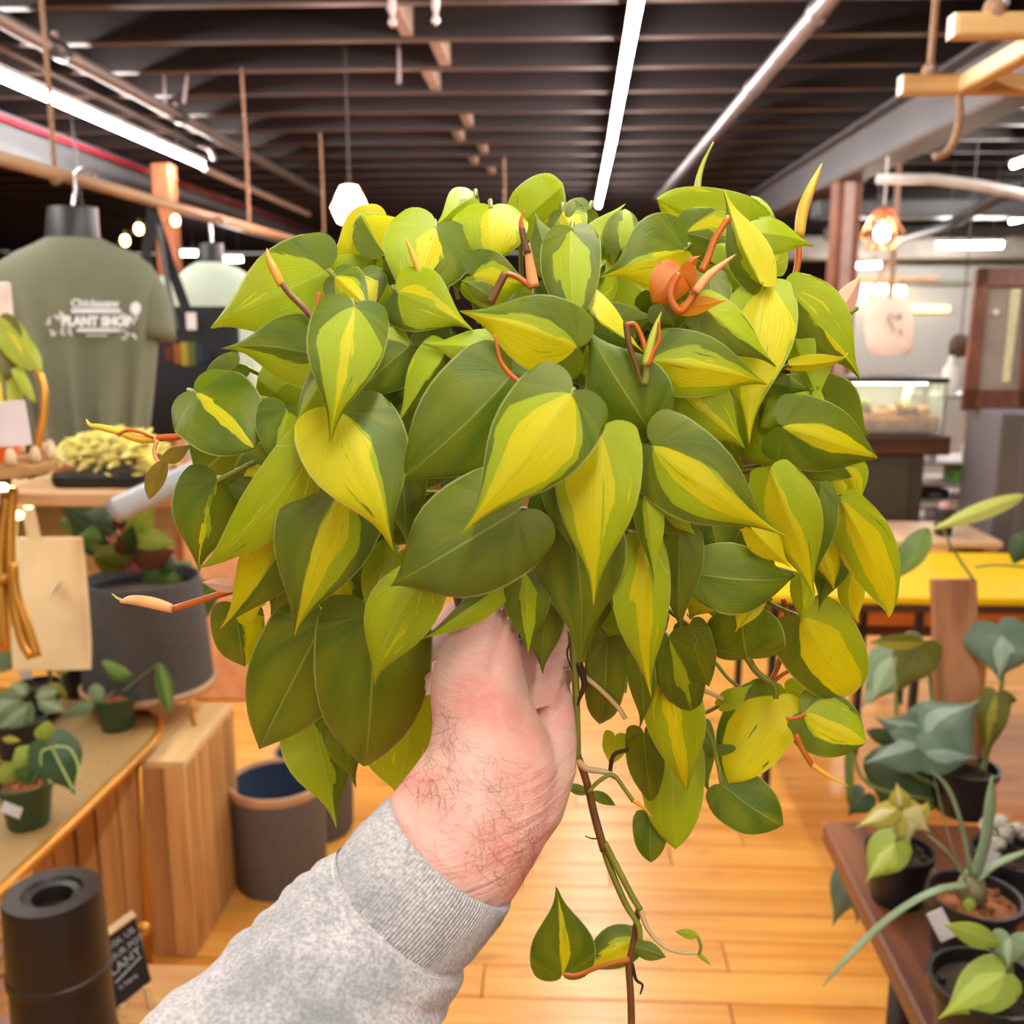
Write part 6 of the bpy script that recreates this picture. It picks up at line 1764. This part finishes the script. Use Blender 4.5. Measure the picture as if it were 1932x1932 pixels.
# arm hair lies on the back of the wrist
from mathutils.bvhtree import BVHTree
bpy.context.view_layer.update()
_dg = bpy.context.evaluated_depsgraph_get()
_ev = hand.evaluated_get(_dg); _me = _ev.to_mesh()
_mw = hand.matrix_world
bvh = BVHTree.FromPolygons([_mw @ v.co for v in _me.vertices], [tuple(p.vertices) for p in _me.polygons])
_ev.to_mesh_clear()
def skin_at(px, py):
    r = ray(px, py).normalized()
    hit = bvh.ray_cast(CAM_LOC, r)
    return hit[0], hit[1]
hair = MB()
rng = random.Random(3)
def hairs(n, poly, dirn, ln):
    (x0, y0), (x1, y1), hw = poly
    for _ in range(n):
        t = rng.random(); w = rng.gauss(0, .5)
        if abs(w) > 1: continue
        x, y = x0 + (x1 - x0) * t + w * hw * .9, y0 + (y1 - y0) * t + w * hw * .45
        a = R(dirn + rng.uniform(-40, 40)); l = rng.uniform(ln * .4, ln); c = rng.uniform(-1.2, 1.2)
        pts = []
        for k in range(6):
            s = k / 5
            aa = a + c * s
            p, nn = skin_at(x + math.cos(aa) * l * s, y + math.sin(aa) * l * s)
            if p is None: break
            pts.append(p + nn * (.0001 + .0022 * math.sin(s * PI * .75)))
        if len(pts) == 6:
            hair.tube(pts, [.000075, .000075, .00007, .00006, .00005, .00003], 3, cap=False)
hairs(120, ((838, 1330), (800, 1500), 70), 85, 60)
hairs(95, ((930, 1420), (900, 1640), 110), 70, 56)
hairs(40, ((1000, 1540), (975, 1680), 30), 100, 50)
ho = hair.build('arm_hair', pm('hair_brown', srgb(120, 76, 60), 0.6), person)
ho['kind'] = 'stuff'

# ---- sleeve
def sleeve_rings(rows, n=48, wob=0.0, seed=0):
    rings = []
    for i, (x, y, d, hw, th, tilt) in enumerate(rows):
        c = at(x, y, d); a = R(tilt)
        u = CU * math.cos(a) + CV * math.sin(a)
        # axis of the arm leans away from the camera: tilt the ring
        r = []
        for k in range(n):
            t = 2 * PI * k / n
            w = 1 + wob * noise.noise(Vector((math.cos(t) * 1.6 + seed, math.sin(t) * 1.6, i * 0.55)))
            r.append(c + u * hw * d / F * math.cos(t) * w + CZ * th * math.sin(t) * w)
        rings.append(r)
    return rings
def subdiv(rows, n):
    P = [Vector(r) if len(r) <= 4 else r for r in rows]
    out = []
    for i in range(len(rows) - 1):
        for k in range(n):
            t = k / n
            out.append(tuple(a + (b - a) * t for a, b in zip(rows[i], rows[i + 1])))
    out.append(rows[-1]); return out
sl = [(758, 1708, .3868, 154, .0352, -40), (738, 1738, .384, 172, .0395, -40), (706, 1778, .379, 184, .043, -40), (666, 1828, .372, 196, .047, -40), (626, 1886, .364, 210, .050, -38), (575, 1950, .355, 222, .053, -36), (490, 2040, .342, 236, .056, -34), (380, 2140, .327, 248, .058, -33), (180, 2380, .29, 300, .060, -33), (-60, 2680, .245, 370, .062, -33)]
sm_ = MB(); sm_.loft(sleeve_rings(subdiv(sl, 4), 56, 0.07, 2.0), cap=False)
sleeve = sm_.build('sleeve', FLEECE, person, True, label='grey tie-dye fleece sleeve')
cf = [(850, 1604, .402, 138, .0315, -40), (852, 1602, .402, 148, .034, -40), (846, 1610, .401, 153, .0355, -40), (828, 1630, .398, 157, .0365, -40), (800, 1660, .394, 160, .037, -40), (772, 1692, .390, 160, .037, -40), (750, 1716, .387, 156, .036, -40), (738, 1730, .385, 150, .035, -40)]
rg = sleeve_rings(subdiv(cf, 2), 64, 0.025, 5.0)
cm = MB(); cm.loft(rg, cap=False)
me = cm.mesh('cuff', True)
uvl = me.uv_layers.new(name='rib')
for lp in me.loops:
    uvl.data[lp.index].uv = ((lp.vertex_index % 64) / 64.0, (lp.vertex_index // 64) / len(rg))
me.materials.append(CUFF)
cuff = bpy.data.objects.new('cuff', me); COL.objects.link(cuff); adopt(cuff, sleeve)
cuff['label'] = 'ribbed grey cuff'
st = sleeve_rings([(752, 1717, .3862, 158, .0363, -40)], 56)[0]
MB().tube(st + [st[0]], .0005, 5).build('seam', pm('thread', srgb(214, 210, 206), 0.9), sleeve, True)
